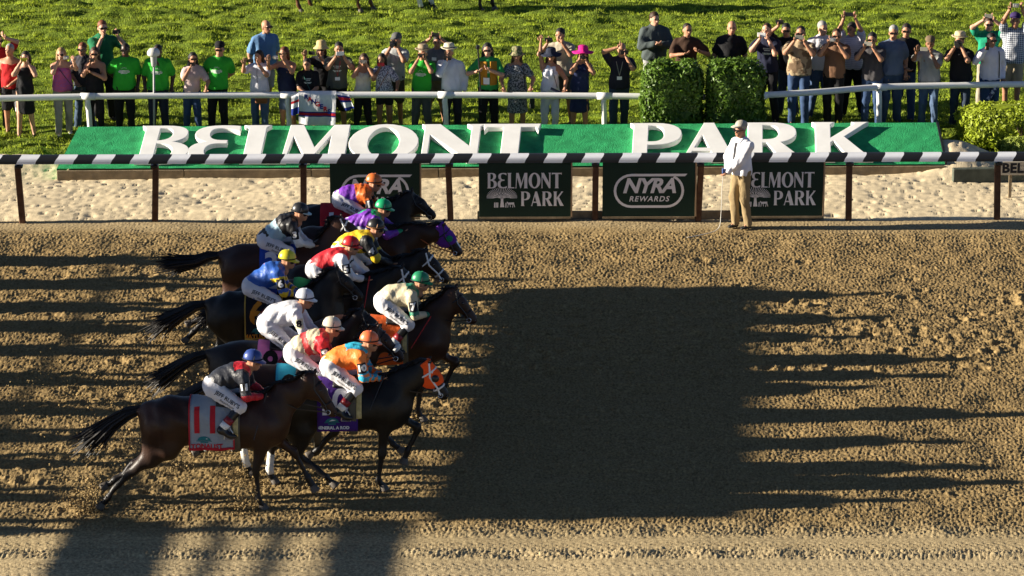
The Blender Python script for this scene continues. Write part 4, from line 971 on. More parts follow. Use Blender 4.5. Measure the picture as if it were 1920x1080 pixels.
person(1476, 222, 1.76, 'man in black shirt half hidden behind the camouflage shirt', ('over', 'down'), -12, 1.0, skin='m', hair=('short', 'black'), glasses=True, shirt=('tee', BLK), legs=('long', (.03, .045, .07)), item=('phone', 'l', DARK))
person(1496, 238, 1.86, 'man in tan camouflage T-shirt', ('phone', 'phone'), -8, 1.12, skin='m', hair=('crop', 'dark'), glasses=True, shirt=('tee', pattern('camouflage', (.34, .26, .16), (.15, .10, .06), 'blotch', 9)), legs=('long', JEAN), item=('phone', 'b', PH_TAN))
person(1535, 224, 1.82, 'grey-haired man in white T-shirt', ('down', 'down'), 12, 1.0, skin='l', hair=('short', 'grey'), shirt=('tee', (.58, .57, .60), EMB2), legs=('long', (.05, .085, .17)))
person(1561, 239, 1.82, 'man in brown T-shirt and sunglasses', ('phone', 'phone'), -16, 1.02, skin='m', hair=('crop', 'brown'), glasses=True, shirt=('tee', (.17, .09, .05)), legs=('long', BLK), item=('compact', 'b', SILVER))
person(1597, 219, 1.75, 'man in pale striped shirt with phone held over his head', ('high', 'high'), -12, 1.0, skin='m', hair=('short', 'black'), shirt=('tee', pattern('pale_stripe', (.55, .54, .60), (.40, .38, .46), 'stripe', 9)), legs=('long', BLK), item=('phone', 'b', DARK))
person(1633, 241, 1.76, 'man in charcoal T-shirt and jeans', ('phone', 'phone'), -18, 1.03, skin='m', hair=('short', 'black'), glasses=True, shirt=('tee', (.055, .052, .055)), legs=('long', JEAN), item=('phone', 'b', PH_TAN))
person(1668, 236, 1.85, 'grey-haired man in blue-grey shirt', ('down', 'down'), 10, 1.12, skin='m', hair=('short', 'grey'), glasses=True, shirt=('polo', (.095, .13, .20)), legs=('long', (.05, .08, .14)))
person(1694, 228, 1.81, 'man in black polo shirt and sunglasses', ('low', 'down'), 8, 1.05, skin='m', hair=('short', 'dark'), glasses=True, shirt=('polo', (.015, .013, .013)), legs=('long', (.05, .085, .17)))
person(1739, 241, 1.68, 'man in brown cap and grey shirt', ('far', 'face'), -14, 1.12, skin='b', hair=('short', 'black'), hat=('cap', (.14, .10, .06)), shirt=('polo', (.27, .28, .27)), legs=('long', (.09, .14, .24)), item=('phone', 'b', PH_TAN))
person(1798, 241, 1.73, 'man in straw fedora and black shirt', ('cam', 'cam'), -14, 1.12, skin='m', hair=('short', 'brown'), hat=('fedora', (.52, .42, .26), (.25, .2, .13)), shirt=('polo', BLK), legs=('long', (.035, .05, .08)), item=('dslr', 'b', DARK))
person(1848, 209, 1.76, 'man in emerald green polo shirt behind', ('over', 'over'), -10, 1.03, skin='l', hair=('short', 'brown'), glasses=True, shirt=('polo', (.01, .24, .13)), legs=('long', (.3, .26, .2)), item=('phone', 'b', PH_TAN))
person(1852, 240, 1.74, 'man in white shirt and sunglasses', ('side', 'down'), 12, 1.08, skin='m', hair=('short', 'black'), glasses=True, shirt=('long', (.66, .62, .68)), legs=('long', JEAN), item=('phone', 'l', DARK, 1))
person(1894, 213, 1.86, 'man in plaid shirt and purple cap', ('high', 'high'), -8, 1.12, skin='m', hair=('short', 'dark'), hat=('cap', (.035, .02, .09)), shirt=('tee', pattern('plaid', (.60, .62, .66), (.03, .045, .09), 'plaid', 9)), legs=('short', KHAKI), item=('compact', 'b', SILVER), tilt=-.15)

# things carried by spectators
def carried(name, b, m, label, cat, smooth=False, group=None): o = b.add(name, m, None, smooth); tag(o, label, cat, group); return o
p = G(898, 257); y = p.y-.28
b = MB(); z0 = on_lane(898, 150, y)[1]; z1 = on_lane(896, 92, y)[1]; x0 = on_lane(900, 150, y)[0]; x1 = on_lane(896, 92, y)[0]
b.tube([(x0+.02, y, z0-.45), (x0, y, z0), (x1, y, z1)], .013, 7); b.box((x1, y-.02, z1+.04), (.07, .06, .07), bev=.012); b.tube([(x1, y-.04, z1+.04), (x1, y-.09, z1+.04)], .025, 10)
carried('camera_pole', b, DARK, 'black camera pole held upright by the woman in orange vest', 'camera pole')
# orange vest panels on her
rt = [o for o in bpy.data.objects if o.get('label', '').startswith('dark-haired woman in orange vest')][0]
sh_o = [c for c in rt.children if c.name.startswith('shirt') and 'print' not in c.name][0]
bv = BVHTree.FromPolygons([q.co.copy() for q in sh_o.data.vertices], [tuple(q.vertices) for q in sh_o.data.polygons])
def wrap(bv, x0, x1, z0, z1, nx, nz, off, th=.006):
    v = []
    for s in (0, 1):
        for j in range(nz+1):
            for i in range(nx+1):
                x = x0+(x1-x0)*i/nx; z = z0+(z1-z0)*j/nz; h = bv.ray_cast(Vector((x, -1, z)), Vector((0, 1, 0)))
                yy = h[0].y if h[0] else -.05
                v.append((x, yy-off+s*th, z))
    n = (nx+1)*(nz+1); f = []
    for j in range(nz):
        for i in range(nx): a = j*(nx+1)+i; f += [(a, a+1, a+nx+2, a+nx+1), (n+a, n+a+nx+1, n+a+nx+2, n+a+1)]
    for i in range(nx): f += [(i, n+i, n+i+1, i+1), (nz*(nx+1)+i, nz*(nx+1)+i+1, n+nz*(nx+1)+i+1, n+nz*(nx+1)+i)]
    for j in range(nz): a = j*(nx+1); f += [(a, a+nx+1, n+a+nx+1, n+a), (a+nx, n+a+nx, n+a+2*nx+1, a+2*nx+1)]
    return v, f
for x0, x1 in ((-.155, -.02), (.03, .155)):
    v, f = wrap(bv, x0, x1, 1.0, 1.43, 6, 14, .014); add('vest_panel', v, f, cloth((.42, .20, .02)), rt, True)
v, f = wrap(bv, -.09, .02, 1.02, 1.14, 4, 4, .024); add('number_card', v, f, WHITE, rt)
# shoulder straps, lanyards and bags
def strap(desc, pts_, m, name='strap', w=.02):
    rt = [o for o in bpy.data.objects if o.get('label', '') == desc][0]; sh_o = [c for c in rt.children if c.name.split('.')[0] in ('shirt', 'dress', 'jacket')][0]
    bv = BVHTree.FromPolygons([q.co.copy() for q in sh_o.data.vertices], [tuple(q.vertices) for q in sh_o.data.polygons]); b = MB()
    for poly in pts_:
        out = []
        for (ax, az), (bx, bz) in zip(poly[:-1], poly[1:]):
            for k in range(8):
                t = k/7; x, z = ax+(bx-ax)*t, az+(bz-az)*t; h = bv.ray_cast(Vector((x, -1, z)), Vector((0, 1, 0)))
                if h[0]: out.append(h[0]+Vector((0, -.008, 0)))
        if len(out) > 1: b.tube(out, w/2, 5, .5)
    if b.v: b.add(name, m, rt)
strap('woman in pink tank top and grey trousers', [[(-.10, 1.40), (.17, 1.0)]], DARK)
strap('dark-haired man in grey-green T-shirt with lanyard', [[(-.06, 1.42), (0, 1.15)], [(.06, 1.42), (0, 1.15)]], mat('red_lanyard', (.35, .05, .05)), 'lanyard', .016)
strap('bald man in navy polo shirt', [[(-.06, 1.42), (0, 1.17)], [(.06, 1.42), (0, 1.17)]], mat('grey_lanyard', (.25, .25, .22)), 'lanyard', .016)
strap('woman in grey patterned dress and floppy sun hat', [[(.12, 1.42), (.15, 1.0)]], DARK)
strap('cheering woman in white top and trousers with one fist raised', [[(.05, 1.38), (.14, 1.02)]], DARK, w=.014)
strap('man in white shirt and sunglasses', [[(.12, 1.43), (.13, .95)]], DARK, w=.04)
strap('dark-haired woman in speckled white blouse and black shorts', [[(.08, 1.4), (-.14, 1.0)]], TAN, w=.014)
strap('youth in black T-shirt leaning on the rail over the hockey shirt', [[(-.09, 1.40), (.08, 1.0)]], mat('green_strap', (.03, .12, .10)), w=.03)
strap('dark-haired woman in white T-shirt and jeans', [[(-.01, 1.40), (0, 1.0)]], DARK, w=.012)
for desc, txt in (('dark-haired man in grey-green T-shirt with lanyard', 1.10), ('bald man in navy polo shirt', 1.12), ('man in grey polo shirt with both arms above his head', 1.33)):
    rt = [o for o in bpy.data.objects if o.get('label', '') == desc][0]; sh_o = [c for c in rt.children if c.name.startswith('shirt') and 'print' not in c.name][0]
    bv = BVHTree.FromPolygons([q.co.copy() for q in sh_o.data.vertices], [tuple(q.vertices) for q in sh_o.data.polygons])
    v, f = wrap(bv, -.045, .045, txt-.03, txt+.03, 2, 2, .012); add('name_badge', v, f, WHITE, rt)
def bag(px, py, row, d, m, label):
    p = G(px, row); x, z = on_lane(px, py, p.y-.2)
    o = empty('bag', (x, p.y-.2, z-d[2]/2)); tag(o, label, 'bag', 'bags carried by spectators')
    MB().box((0, 0, d[2]/2), d, bev=.02).add('pouch', m, o); MB().box((0, -d[1]/2-.004, d[2]*.72), (d[0]*.96, .012, d[2]*.5), bev=.005).add('flap', m, o)
    MB().tube([(-d[0]*.35, 0, d[2]), (-d[0]*.25, 0, d[2]*1.5), (d[0]*.25, 0, d[2]*1.5), (d[0]*.35, 0, d[2])], .008, 5).add('handle', m, o)
bag(146, 178, 254, (.24, .08, .17), DARK, 'black shoulder bag on the hip of the woman in pink top')
bag(490, 188, 257, (.22, .07, .11), mat('rust_bag', (.20, .07, .025), .6), 'rust-brown bag at the waist of the woman in white T-shirt')
bag(998, 193, 257, (.09, .10, .20), DARK, 'small black bag beside the woman in patterned dress')
bag(34, 200, 252, (.10, .06, .20), mat('pale_bag', (.6, .6, .62), .6), 'white plastic bag hanging beside the black dress')
b = MB(); p = G(1862, 240); x, z = on_lane(1864, 170, p.y-.25); b.tube([(x-.10, p.y-.25, z-.16), (x+.06, p.y-.25, z+.12)], .035, 10)
carried('rolled_programme', b, pattern('programme_print', (.5, .5, .58), (.06, .06, .14), 'blotch', 20), 'rolled printed programme held low by the man in white shirt', 'programme')
b = MB(); p = G(1040, 257); x, z = on_lane(1046, 172, p.y-.33); b.tube([(x-.13, p.y-.33, z+.06), (x, p.y-.33, z), (x+.14, p.y-.33, z-.05)], .026, 8)
carried('folded_umbrella', b, mat('umbrella_navy', (.02, .025, .05), .7), 'short dark folded umbrella on the rail before the cheering woman', 'umbrella')

# ------------------------------------------------------------------ the man standing on the track by the rail
HAND['startL'] = ((.10, -.20, 1.00), (.9, .35, 0)); HAND['startR'] = ((-.02, -.24, .97), (.9, .35, 0))
starter = person(1388, 428, 1.77, 'man in white shirt, khaki trousers and cap on the track', ('startL', 'startR'), -55, 1.08, stride=.09, skin='m', hair=('short', 'grey'), hat=('cap', (.36, .33, .27)), glasses=True,
                 shirt=('long', (.74, .74, .78)), legs=('long', (.27, .20, .105)), vox=.018, group='people on the track', label='man in white shirt and khaki trousers standing on the track by the rail', shoes=(.012, .012, .012))
sh, el, wr, hc = JOINTS[starter.name]
MW = Matrix.Translation(starter.location) @ rotm('Z', R(-55)) @ Matrix.Scale(1.77/1.75, 4)
ti = [c for c in starter.children if c.name.startswith('shirt')][0]; tv = BVHTree.FromPolygons([q.co.copy() for q in ti.data.vertices], [tuple(q.vertices) for q in ti.data.polygons])
tvv, tff = wrap(tv, -.028, .028, 1.16, 1.43, 2, 8, .008); add('tie', tvv, tff, cloth((.03, .03, .035)), starter)
b = MB(); q = MW @ ((Vector(wr[-1])+Vector(wr[1]))/2+Vector((0, -.09, -.01)))
b.box(q, (.05, .05, .09), bev=.012); ct = [q+Vector((0, 0, -.04)), q+Vector((-.02, -.02, -.3)), q+Vector((-.03, -.05, -.7)), Vector((q.x-.08, q.y-.12, .06)), Vector((q.x-.35, q.y-.35, .03)), Vector((q.x-.6, q.y-.5, .025))]
carried('push_button', b, mat('blue_switch', (.05, .09, .25), .4), 'blue hand switch held by the man on the track', 'switch')
b = MB(); b.tube(spl(ct, 6), .006, 5); carried('switch_cord', b, mat('cord_white', (.6, .58, .52), .6), 'thin pale cord hanging from the hand of the man on the track', 'cord', True)
# ================================================================== HORSES AND JOCKEYS
def coat_mat(name, c, legs=(.010, .008, .007), z0=.45, z1=.85):
    m = mat(name, c, .46, .32, .35, 3, .003, 60); nt = m.node_tree; L = nt.links.new; b = nt.nodes['Principled BSDF']
    src = b.inputs['Base Color'].links[0].from_socket; tc = [n for n in nt.nodes if n.type == 'TEX_COORD'][0]
    se = nt.nodes.new('ShaderNodeSeparateXYZ'); L(tc.outputs['Object'], se.inputs[0]); mr = nt.nodes.new('ShaderNodeMapRange'); mr.inputs[1].default_value = z0; mr.inputs[2].default_value = z1
    L(se.outputs[2], mr.inputs[0]); mx = nt.nodes.new('ShaderNodeMix'); mx.data_type = 'RGBA'; mx.inputs['A'].default_value = (*legs, 1)
    L(mr.outputs[0], mx.inputs['Factor']); L(src, mx.inputs['B']); L(mx.outputs['Result'], b.inputs['Base Color']); return m
HAIRH = mat('horse_hair', (.010, .008, .007), .5, .4, .3, 20)
HOOF = mat('hoof', (.10, .085, .07), .6, .3, .2); WRAP = mat('leg_bandage', (.66, .65, .60), .85, .2, .08, 12, .006, 30)
P3 = lambda p, y=0.0: (p[0], y, p[1])
# leg joints (x, z): fore = elbow, knee, fetlock, toe ; hind = stifle, hock, fetlock, toe; near, far
POSES = {
 'A': dict(fn=((.06, .92), (-.01, .50), (.0, .15), (.06, .03)), ff=((.16, .92), (.46, .68), (.62, .34), (.70, .20)), hn=((-1.12, .84), (-1.66, .46), (-1.90, .17), (-2.00, .05)), hf=((-1.08, .86), (-1.58, .52), (-1.84, .30), (-1.97, .22))),
 'B': dict(fn=((.06, .92), (.02, .50), (-.03, .14), (.03, .03)), ff=((.18, .94), (.48, .76), (.34, .44), (.30, .32)), hn=((-1.0, .82), (-1.06, .48), (-.72, .18), (-.62, .08)), hf=((-1.08, .84), (-1.42, .50), (-1.46, .16), (-1.40, .04))),
 'S': dict(fn=((.06, .92), (.05, .50), (.05, .14), (.09, .035)), ff=((.16, .92), (.28, .50), (.30, .14), (.34, .035)), hn=((-1.10, .84), (-1.26, .52), (-1.18, .14), (-1.13, .035)), hf=((-1.06, .86), (-1.04, .52), (-.96, .14), (-.90, .035))),
 'C': dict(fn=((.16, .94), (.44, .70), (.66, .42), (.76, .34)), ff=((.06, .92), (-.10, .52), (-.34, .26), (-.42, .20)), hn=((-1.05, .82), (-1.30, .48), (-1.26, .14), (-1.18, .03)), hf=((-1.08, .84), (-1.62, .54), (-1.80, .28), (-1.92, .22))),
}
def horse(spec):
    n, lane, hx, hz = spec['n'], spec['lane'], spec['x'], spec['hz']
    root = empty('racehorse', (hx, lane, .02)); tag(root, spec['label'], 'horse', spec.get('group', 'racehorses galloping in the bunch'))
    bx = spec.get('bx', 0.0); P = Vector((spec['poll'][0], 0, spec['poll'][1])); N = Vector((spec['nose'][0], 0, spec['nose'][1]))
    d = (N-P).normalized(); N = P+d*min(max((N-P).length, .54), .64); hl = (N-P).length; e = Vector((-d.z, 0, d.x))
    def X(p): return (p[0]+bx, p[1])
    pz = POSES[spec.get('pose', 'A')]
    body = [('e', P3(X((-.48, 1.09)))[:1]+(0, 1.09), (.60, .27, .335), .12), ('e', (.06+bx, 0, 1.12), (.36, .235, .36), .14), ('c', (-.02+bx, 0, 1.38), (-.40+bx, 0, 1.31), .10, .10, .12, .7),
            ('e', (-1.10+bx, 0, 1.19), (.41, .27, .265), .16), ('e', (-.82+bx, 0, 1.23), (.45, .235, .20), .14), ('c', (-1.30+bx, 0, 1.24), (-1.50+bx, 0, 1.30), .13, .05, .08)]
    nb = Vector((.12+bx, 0, 1.20)); th = P-e*.07+d*.05; md = nb.lerp(th, .5)+e*.0+Vector((0, 0, .045))
    neck = [('c', nb, md, .265, .195, .12, .60), ('c', md, th, .195, .130, .08, .62), ('c', (-.06+bx, 0, 1.34), md+Vector((-.05, 0, .06)), .10, .09, .10, .6)]
    head = lambda o: [('c', P-e*.005, P+d*.22, .096+o, .096+o, .05, .74), ('c', P+d*.10-e*.06, P+d*.20-e*.07, .108+o, .104+o, .05, .58), ('c', P+d*.2, N-d*.08, .088+o, .062+o, .05, .74)]
    hd = head(0)+[('c', N-d*.13-e*.006, N-d*.055-e*.016, .057, .058, .03, .9), ('c', N-d*.10-e*.05, N-d*.06-e*.055, .03, .028, .03)]
    for s in (-1, 1):
        ea = P+e*.06+Vector((0, s*.045, 0)); hd.append(('c', ea, ea+e*.115-d*(.05+.02*s)+Vector((0, s*.018, 0)), .030, .010, .015, .7))
    legs = []; hooves = []
    for key, s in (('fn', -1), ('ff', 1), ('hn', -1), ('hf', 1)):
        j = [Vector((X(q)[0], 0, q[1])) for q in pz[key]]; y = s*(.115 if key[0] == 'f' else .125)
        for q in j: q.y = y
        if key[0] == 'f':
            legs += [('c', (.10+bx, s*.14, 1.12), j[0], .15, .105, .10, .8), ('c', j[0], j[1], .092, .047, .06), ('c', j[1]-Vector((0, 0, .03)), j[1]+Vector((0, 0, .03)), .050, .050, .03), ('c', j[1], j[2], .040, .034, .03), ('c', j[2], j[2], .043, .043, .025), ('c', j[2], j[3], .037, .04, .02)]
        else:
            legs += [('c', (-1.16+bx, s*.14, 1.12), j[0], .215, .165, .12, .72), ('c', j[0], j[1], .145, .052, .08, .85), ('c', (-1.33+bx, s*.12, 1.05), j[0].lerp(j[1], .5), .14, .07, .10, .8), ('c', j[1], j[1]+(j[1]-j[2]).normalized()*.06, .055, .042, .03), ('c', j[1], j[2], .045, .037, .03), ('c', j[2], j[2], .046, .046, .025), ('c', j[2], j[3], .039, .042, .02)]
        hooves.append((j[2], j[3], j[1], key))
    v, f = solid(body+neck+hd+legs, .024 if not spec.get('plain') else .035)
    v = rumple(v, .006, .24)
    bo = add('body', v, f, spec['coat'], root, True)
    bvh = BVHTree.FromPolygons([tuple(q) for q in v], [tuple(q) for q in f.tolist()])
    for a, b, k, key in hooves:
        dr = (b-a).normalized(); M = Matrix.Translation(b) @ dr.to_track_quat('-Z', 'X').to_matrix().to_4x4()
        o = MB().lathe([(.064, -.055), (.060, -.035), (.044, .03), (.038, .034)], 12).add('hoof', HOOF, root, True); o.matrix_local = M
        if key in spec.get('wraps', ()):
            MB().tube([k.lerp(a, .18), k.lerp(a, .5), k.lerp(a, .9), a.lerp(b, .25)], [.047, .049, .052, .052], 12).add('leg_wrap', WRAP, root, True)
    # eyes
    for s in (-1, 1):
        c = P+d*.20+e*.035+Vector((0, s*.068, 0)); MB().lathe([(.006, -.02), (.018, -.012), (.022, 0), (.018, .012), (.006, .02)], 10, c).add('eye', EYE, root, True)
        c = N-d*.035+e*.012+Vector((0, s*.038, 0)); MB().lathe([(.004, -.016), (.013, -.008), (.015, 0), (.013, .008), (.004, .016)], 8, c).add('nostril', EYE, root, True)
    # mane and tail of single locks
    b = MB(); crest0 = Vector((-.04+bx, 0, 1.44)); crest1 = P+e*.05-d*.03
    for i in range(64):
        t = i/63; p = crest0.lerp(crest1, t); h = bvh.ray_cast(Vector((p.x, rng.uniform(-.02, .02), p.z+.5)), Vector((0, 0, -1)))
        p = (h[0] if h[0] else p)-Vector((0, 0, .015)); l = rng.uniform(.06, .13); yy = rng.uniform(-.10, -.02)
        b.tube([p, p+Vector((-l*.35, yy*.5, l*.16)), p+Vector((-l*.9, yy, -l*.05+rng.uniform(-.03, .04)))], [.020, .016, .004], 4)
    b.add('mane', HAIRH, root)
    b = MB(); dk = Vector((-1.47+bx, 0, 1.30)); tt = spec.get('tail', ((-1.9, 1.10), (-2.2, .85)))
    m1, m2 = (Vector((q[0]+bx, 0, q[1])) for q in tt)
    for i in range(130):
        r = rng.standard_normal(3)*np.array([.04, .03, .036]); r = Vector(r); k = rng.uniform(.72, 1.10)
        b.tube([dk+r*.35, dk.lerp(m1, .5)+r*.7+Vector((0, 0, .03)), m1+r*.95, m1.lerp(m2, k*.6)+r*1.4, m1.lerp(m2, k)+r*2.0+Vector((rng.uniform(-.05, .03), 0, rng.uniform(-.04, .04)))], [.018, .017, .016, .011, .002], 4)
    b.add('tail', HAIRH, root)
    if spec.get('plain'): return root, bvh, None
    # tack: cloth draped over the barrel, saddle, girth
    def drape(x0, x1, f0, f1, nx, nf, off, th, zc=1.12, hang=False):
        g = []
        for j in range(nf+1):
            ph_ = f0+(f1-f0)*j/nf; ph = max(-1.57, min(1.57, ph_)) if hang else ph_; drop = abs(ph_-ph)*.42
            for i in range(nx+1):
                x = x0+(x1-x0)*i/nx; o = Vector((x, math.sin(ph)*1.2, zc+math.cos(ph)*1.2)); h = bvh.ray_cast(o, Vector((0, -math.sin(ph), -math.cos(ph))))
                q = h[0] if h[0] else Vector((x, math.sin(ph)*.28, zc+math.cos(ph)*.3)); u = Vector((0, math.sin(ph), math.cos(ph))); q = q+Vector((0, 0, -drop))+u*(drop*.06)
                wv = .006*math.sin(x*23+j*.7)*(abs(ph) > 1.0)
                g.append((q+u*(off+th+wv), q+u*(off+wv)))
        V = [p[0] for p in g]+[p[1] for p in g]; n_ = len(g); w = nx+1; Fq = []
        for j in range(nf):
            for i in range(nx): a = j*w+i; Fq += [(a, a+w, a+w+1, a+1), (n_+a, n_+a+1, n_+a+w+1, n_+a+w)]
        for i in range(nx): Fq += [(i, i+1, n_+i+1, n_+i), (nf*w+i, n_+nf*w+i, n_+nf*w+i+1, nf*w+i+1)]
        for j in range(nf): a = j*w; Fq += [(a, n_+a, n_+a+w, a+w), (a+nx, a+w+nx, n_+a+w+nx, n_+a+nx)]
        return V, Fq
    cx0, cx1 = spec.get('cloth', (-.84, -.27)); A = R(126)
    V, Fq = drape(cx0, cx1, -A, A, 12, 40, .010, .008, hang=True); co = add('saddle_cloth', V, Fq, cloth(spec['cc']), root, True)
    cb = BVHTree.FromPolygons([tuple(q) for q in V], Fq)
    if spec.get('trim'):
        t = .014; tm = cloth(spec['trim'])
        for a_, b_, p_, q_ in ((cx0-.004, cx0+t, -A, A), (cx1-t, cx1+.004, -A, A), (cx0, cx1, -A-.01, -A+.07), (cx0, cx1, A-.07, A+.01)):
            tv, tf = drape(a_, b_, p_, q_, 3 if b_-a_ < .1 else 10, 40 if q_-p_ > 1 else 2, .019, .004, hang=True); add('trim', tv, tf, tm, co, True)
    def decal(vf, org, U, Vv, name, m, parent, bv, off=.006, dr=Vector((0, 1, 0))):
        pv, pf = vf; out = []
        for q in pv:
            o = Vector(org)+Vector(U)*q[0]+Vector(Vv)*q[1]; h = bv.ray_cast(o-dr*1.0, dr)
            out.append((h[0]+h[1]*off*(1 if h[1].dot(dr) < 0 else -1)) if h[0] else None)
        ok = [i for i, q in enumerate(out) if q is not None]
        if not ok: return
        mp = {i: k for k, i in enumerate(ok)}; ff = [tuple(mp[i] for i in q) for q in pf if all(i in mp for i in q)]
        add(name, [out[i] for i in ok], ff, m, parent)
    ul = Vector((1, 0, 0)); vl = Vector((0, 0, 1)); mid = cx0+.17 if len(str(n)) == 1 else cx0+.20
    decal(text_geo(str(n), .44, .012, space=.9, cut=.05), (mid, 0, 1.22), ul, vl, 'number', cloth(spec['nc']), co, cb)
    if spec.get('name'):
        decal(text_geo(spec['name'], .085 if n != 10 else .055, .003, cut=.05), ((cx0+cx1)/2-.06, 0, .905), ul, vl, 'name_letters', cloth(spec['nc']), co, cb)
        em = MB(); em.put([(.085*math.cos(t), .05*math.sin(t), 0) for t in np.linspace(0, math.pi, 12)], [tuple(range(12))])
        em.put([(-.10, -.012, 0), (.10, -.012, 0), (.10, -.004, 0), (-.10, -.004, 0)], [(0, 1, 2, 3)]); em.put([(-.05, -.035, 0), (.05, -.035, 0), (.05, -.020, 0), (-.05, -.020, 0)], [(0, 1, 2, 3)])
        decal((em.v, em.f), (cx0+.19, 0, .985), ul, vl, 'emblem', mat('teal_print', (.02, .16, .17), .8), co, cb)
        em = MB(); em.put([(-.04, .010, 0), (.0, .03, 0), (.05, .022, 0), (.02, .014, 0)], [(0, 1, 2, 3)]); decal((em.v, em.f), (cx0+.19, 0, .985), ul, vl, 'emblem', WHITE, co, cb, .010)
    V, Fq = drape(-.50, -.18, -.58, .58, 10, 16, .026, .03); add('saddle', V, Fq, spec.get('saddle', LEATHER), root, True)
    V, Fq = drape(-.30, -.20, -math.pi, math.pi, 3, 48, .022, .006); add('girth', V, Fq, mat('girth_web', (.10, .09, .065), .8), root, True)
    if n in (7, 9, 10, 11, 4): V, Fq = drape(cx1-.02, cx1+.05, -1.9, 1.9, 3, 30, .020, .012); add('sheepskin_edge', V, Fq, mat('sheepskin', (.50, .42, .20), .95, .1, .2, 20, .01, 60), root, True)
    # bridle
    bm_ = spec.get('bridle', LEATHER); b = MB()
    def ring(t, up, r1, r2, w):
        c = P+d*(hl*t)+e*up; return b.tube([c+e*(r1*math.cos(a))+Vector((0, r2*math.sin(a), 0)) for a in np.linspace(0, 2*math.pi, 19)], w, 5)
    w = .013 if bm_ != LEATHER else .010
    ring(.66, -.010, .078, .064, w); ring(.20, -.03, .135, .082, w)
    for s in (-1, 1):
        b.tube([P+e*.07+Vector((0, s*.06, 0)), P+d*.16-e*.02+Vector((0, s*.086, 0)), P+d*(hl*.62)-e*.02+Vector((0, s*.070, 0)), P+d*(hl*.82)-e*.045+Vector((0, s*.056, 0))], w, 5)
        b.tube([P+d*.10+e*.085+Vector((0, s*.03, 0)), P+d*.12+e*.03+Vector((0, s*.082, 0))], w, 5)
    b.add('bridle', bm_, root)
    for s in (-1, 1):
        c = P+d*(hl*.82)-e*.045+Vector((0, s*.060, 0)); b = MB(); b.tube([c+d*.03*math.cos(a)+e*.03*math.sin(a) for a in np.linspace(0, 2*math.pi, 13)], .006, 5); b.add('bit_ring', SILVER, root)
        hand = Vector((.14+{1: .05, 2: .16, 3: .03, 4: .08, 5: .10, 7: -.02, 8: .06}.get(n, 0), s*.08, 1.50+spec.get('dz', 0)*.3)); b = MB(); b.tube([c, c.lerp(hand, .5)+Vector((0, s*.05, -.05)), hand], .009, 5); b.add('rein', spec.get('rein', LEATHER), root)
    if spec.get('hood'):
        hv, hf = solid(head(.012), .016, [(tuple(d), P.dot(d)+hl*.60), (tuple(-d), -(P.dot(d)-.05))]); ho = add('blinker_hood', hv, hf, spec['hood'], root, True)
        for s in (-1, 1):
            c = P+d*.21+e*.03+Vector((0, s*.088, 0)); eb = MB(); eb.lathe([(.045, -.012), (.05, 0), (.045, .012)], 14); o = eb.add('eye_cup', DARK if n == 10 else cloth((.02, .25, .12)), ho, True); o.matrix_local = Matrix.Translation(c) @ rotm('X', math.pi/2)
    if spec.get('roll'):
        b = MB(); c = P+d*(hl*.66)+e*.055; b.tube([c+Vector((0, -.085, 0))-e*.04, c+Vector((0, -.05, 0))+e*.015, c+e*.03, c+Vector((0, .05, 0))+e*.015, c+Vector((0, .085, 0))-e*.04], [.028, .038, .040, .038, .028], 10); b.add('shadow_roll', WRAP, root, True)
    if spec.get('blaze'):
        b = MB(); c0 = P+d*.1; v_, f_ = wrap_dir(bvh, P+d*(hl*.62), d, Vector((0, 1, 0)), e, .10, .035, .004); add('blaze', v_, f_, WHITE, root)
    return root, bvh, decal
def wrap_dir(bv, c, U, V_, W_, hu, hv, off):
    v = []; n = 6
    for j in range(n+1):
        for i in range(n+1):
            o = c+U*hu*(2*i/n-1)+V_*hv*(2*j/n-1)+W_*.5; h = bv.ray_cast(o, -W_); v.append((h[0] if h[0] else c)+W_*off)
    return v, [(j*(n+1)+i, j*(n+1)+i+1, (j+1)*(n+1)+i+1, (j+1)*(n+1)+i) for j in range(n) for i in range(n)]

_b = MB(); _b.lathe([(.128, -.035), (.132, -.01), (.128, .03), (.108, .078), (.070, .108), (.025, .120), (.006, .121)], 20, (0, 0, 0), 1.06, .86); HELM = _b.mesh('helmet', True)
_b = MB(); _b.put([(.06, -.105, -.030), (.15, -.08, -.040), (.195, -.03, -.043), (.20, 0, -.043), (.195, .03, -.043), (.15, .08, -.040), (.06, .105, -.030)]+[(.06, -.105, -.018), (.15, -.082, -.026), (.198, -.03, -.028), (.203, 0, -.028), (.198, .03, -.028), (.15, .082, -.026), (.06, .105, -.018)],
             [tuple(range(6, -1, -1)), tuple(range(7, 14))]+[(i, i+1, i+8, i+7) for i in range(6)]); BRIM = _b.mesh('brim', True)
_b = MB(); _b.tube([(.143*math.cos(a), .118*math.sin(a), -.012+.03*math.cos(a)) for a in np.linspace(0, 2*math.pi, 25)], .009, 5); _b.tube([(.02+.0*a, .118*math.cos(a), -.012+.12*max(math.sin(a), 0)) for a in np.linspace(0, math.pi, 14)], .006, 5); STRAPB = _b.mesh('band')
_b = MB()
for a0, a1 in ((-.9, -.08), (.08, .9)): _b.tube([(.118*math.cos(a), .092*math.sin(a), -.062) for a in np.linspace(a0, a1, 7)], .017, 6)
GOGG = _b.mesh('goggles', True)
BREECH = mat('breeches_white', (.66, .65, .68), .8, .25, .05, 6, .01, 14); BOOT = mat('boot_black', (.010, .010, .011), .3, .5, .1); BTOP = mat('boot_top_red', (.22, .012, .02), .4, .4, .1)
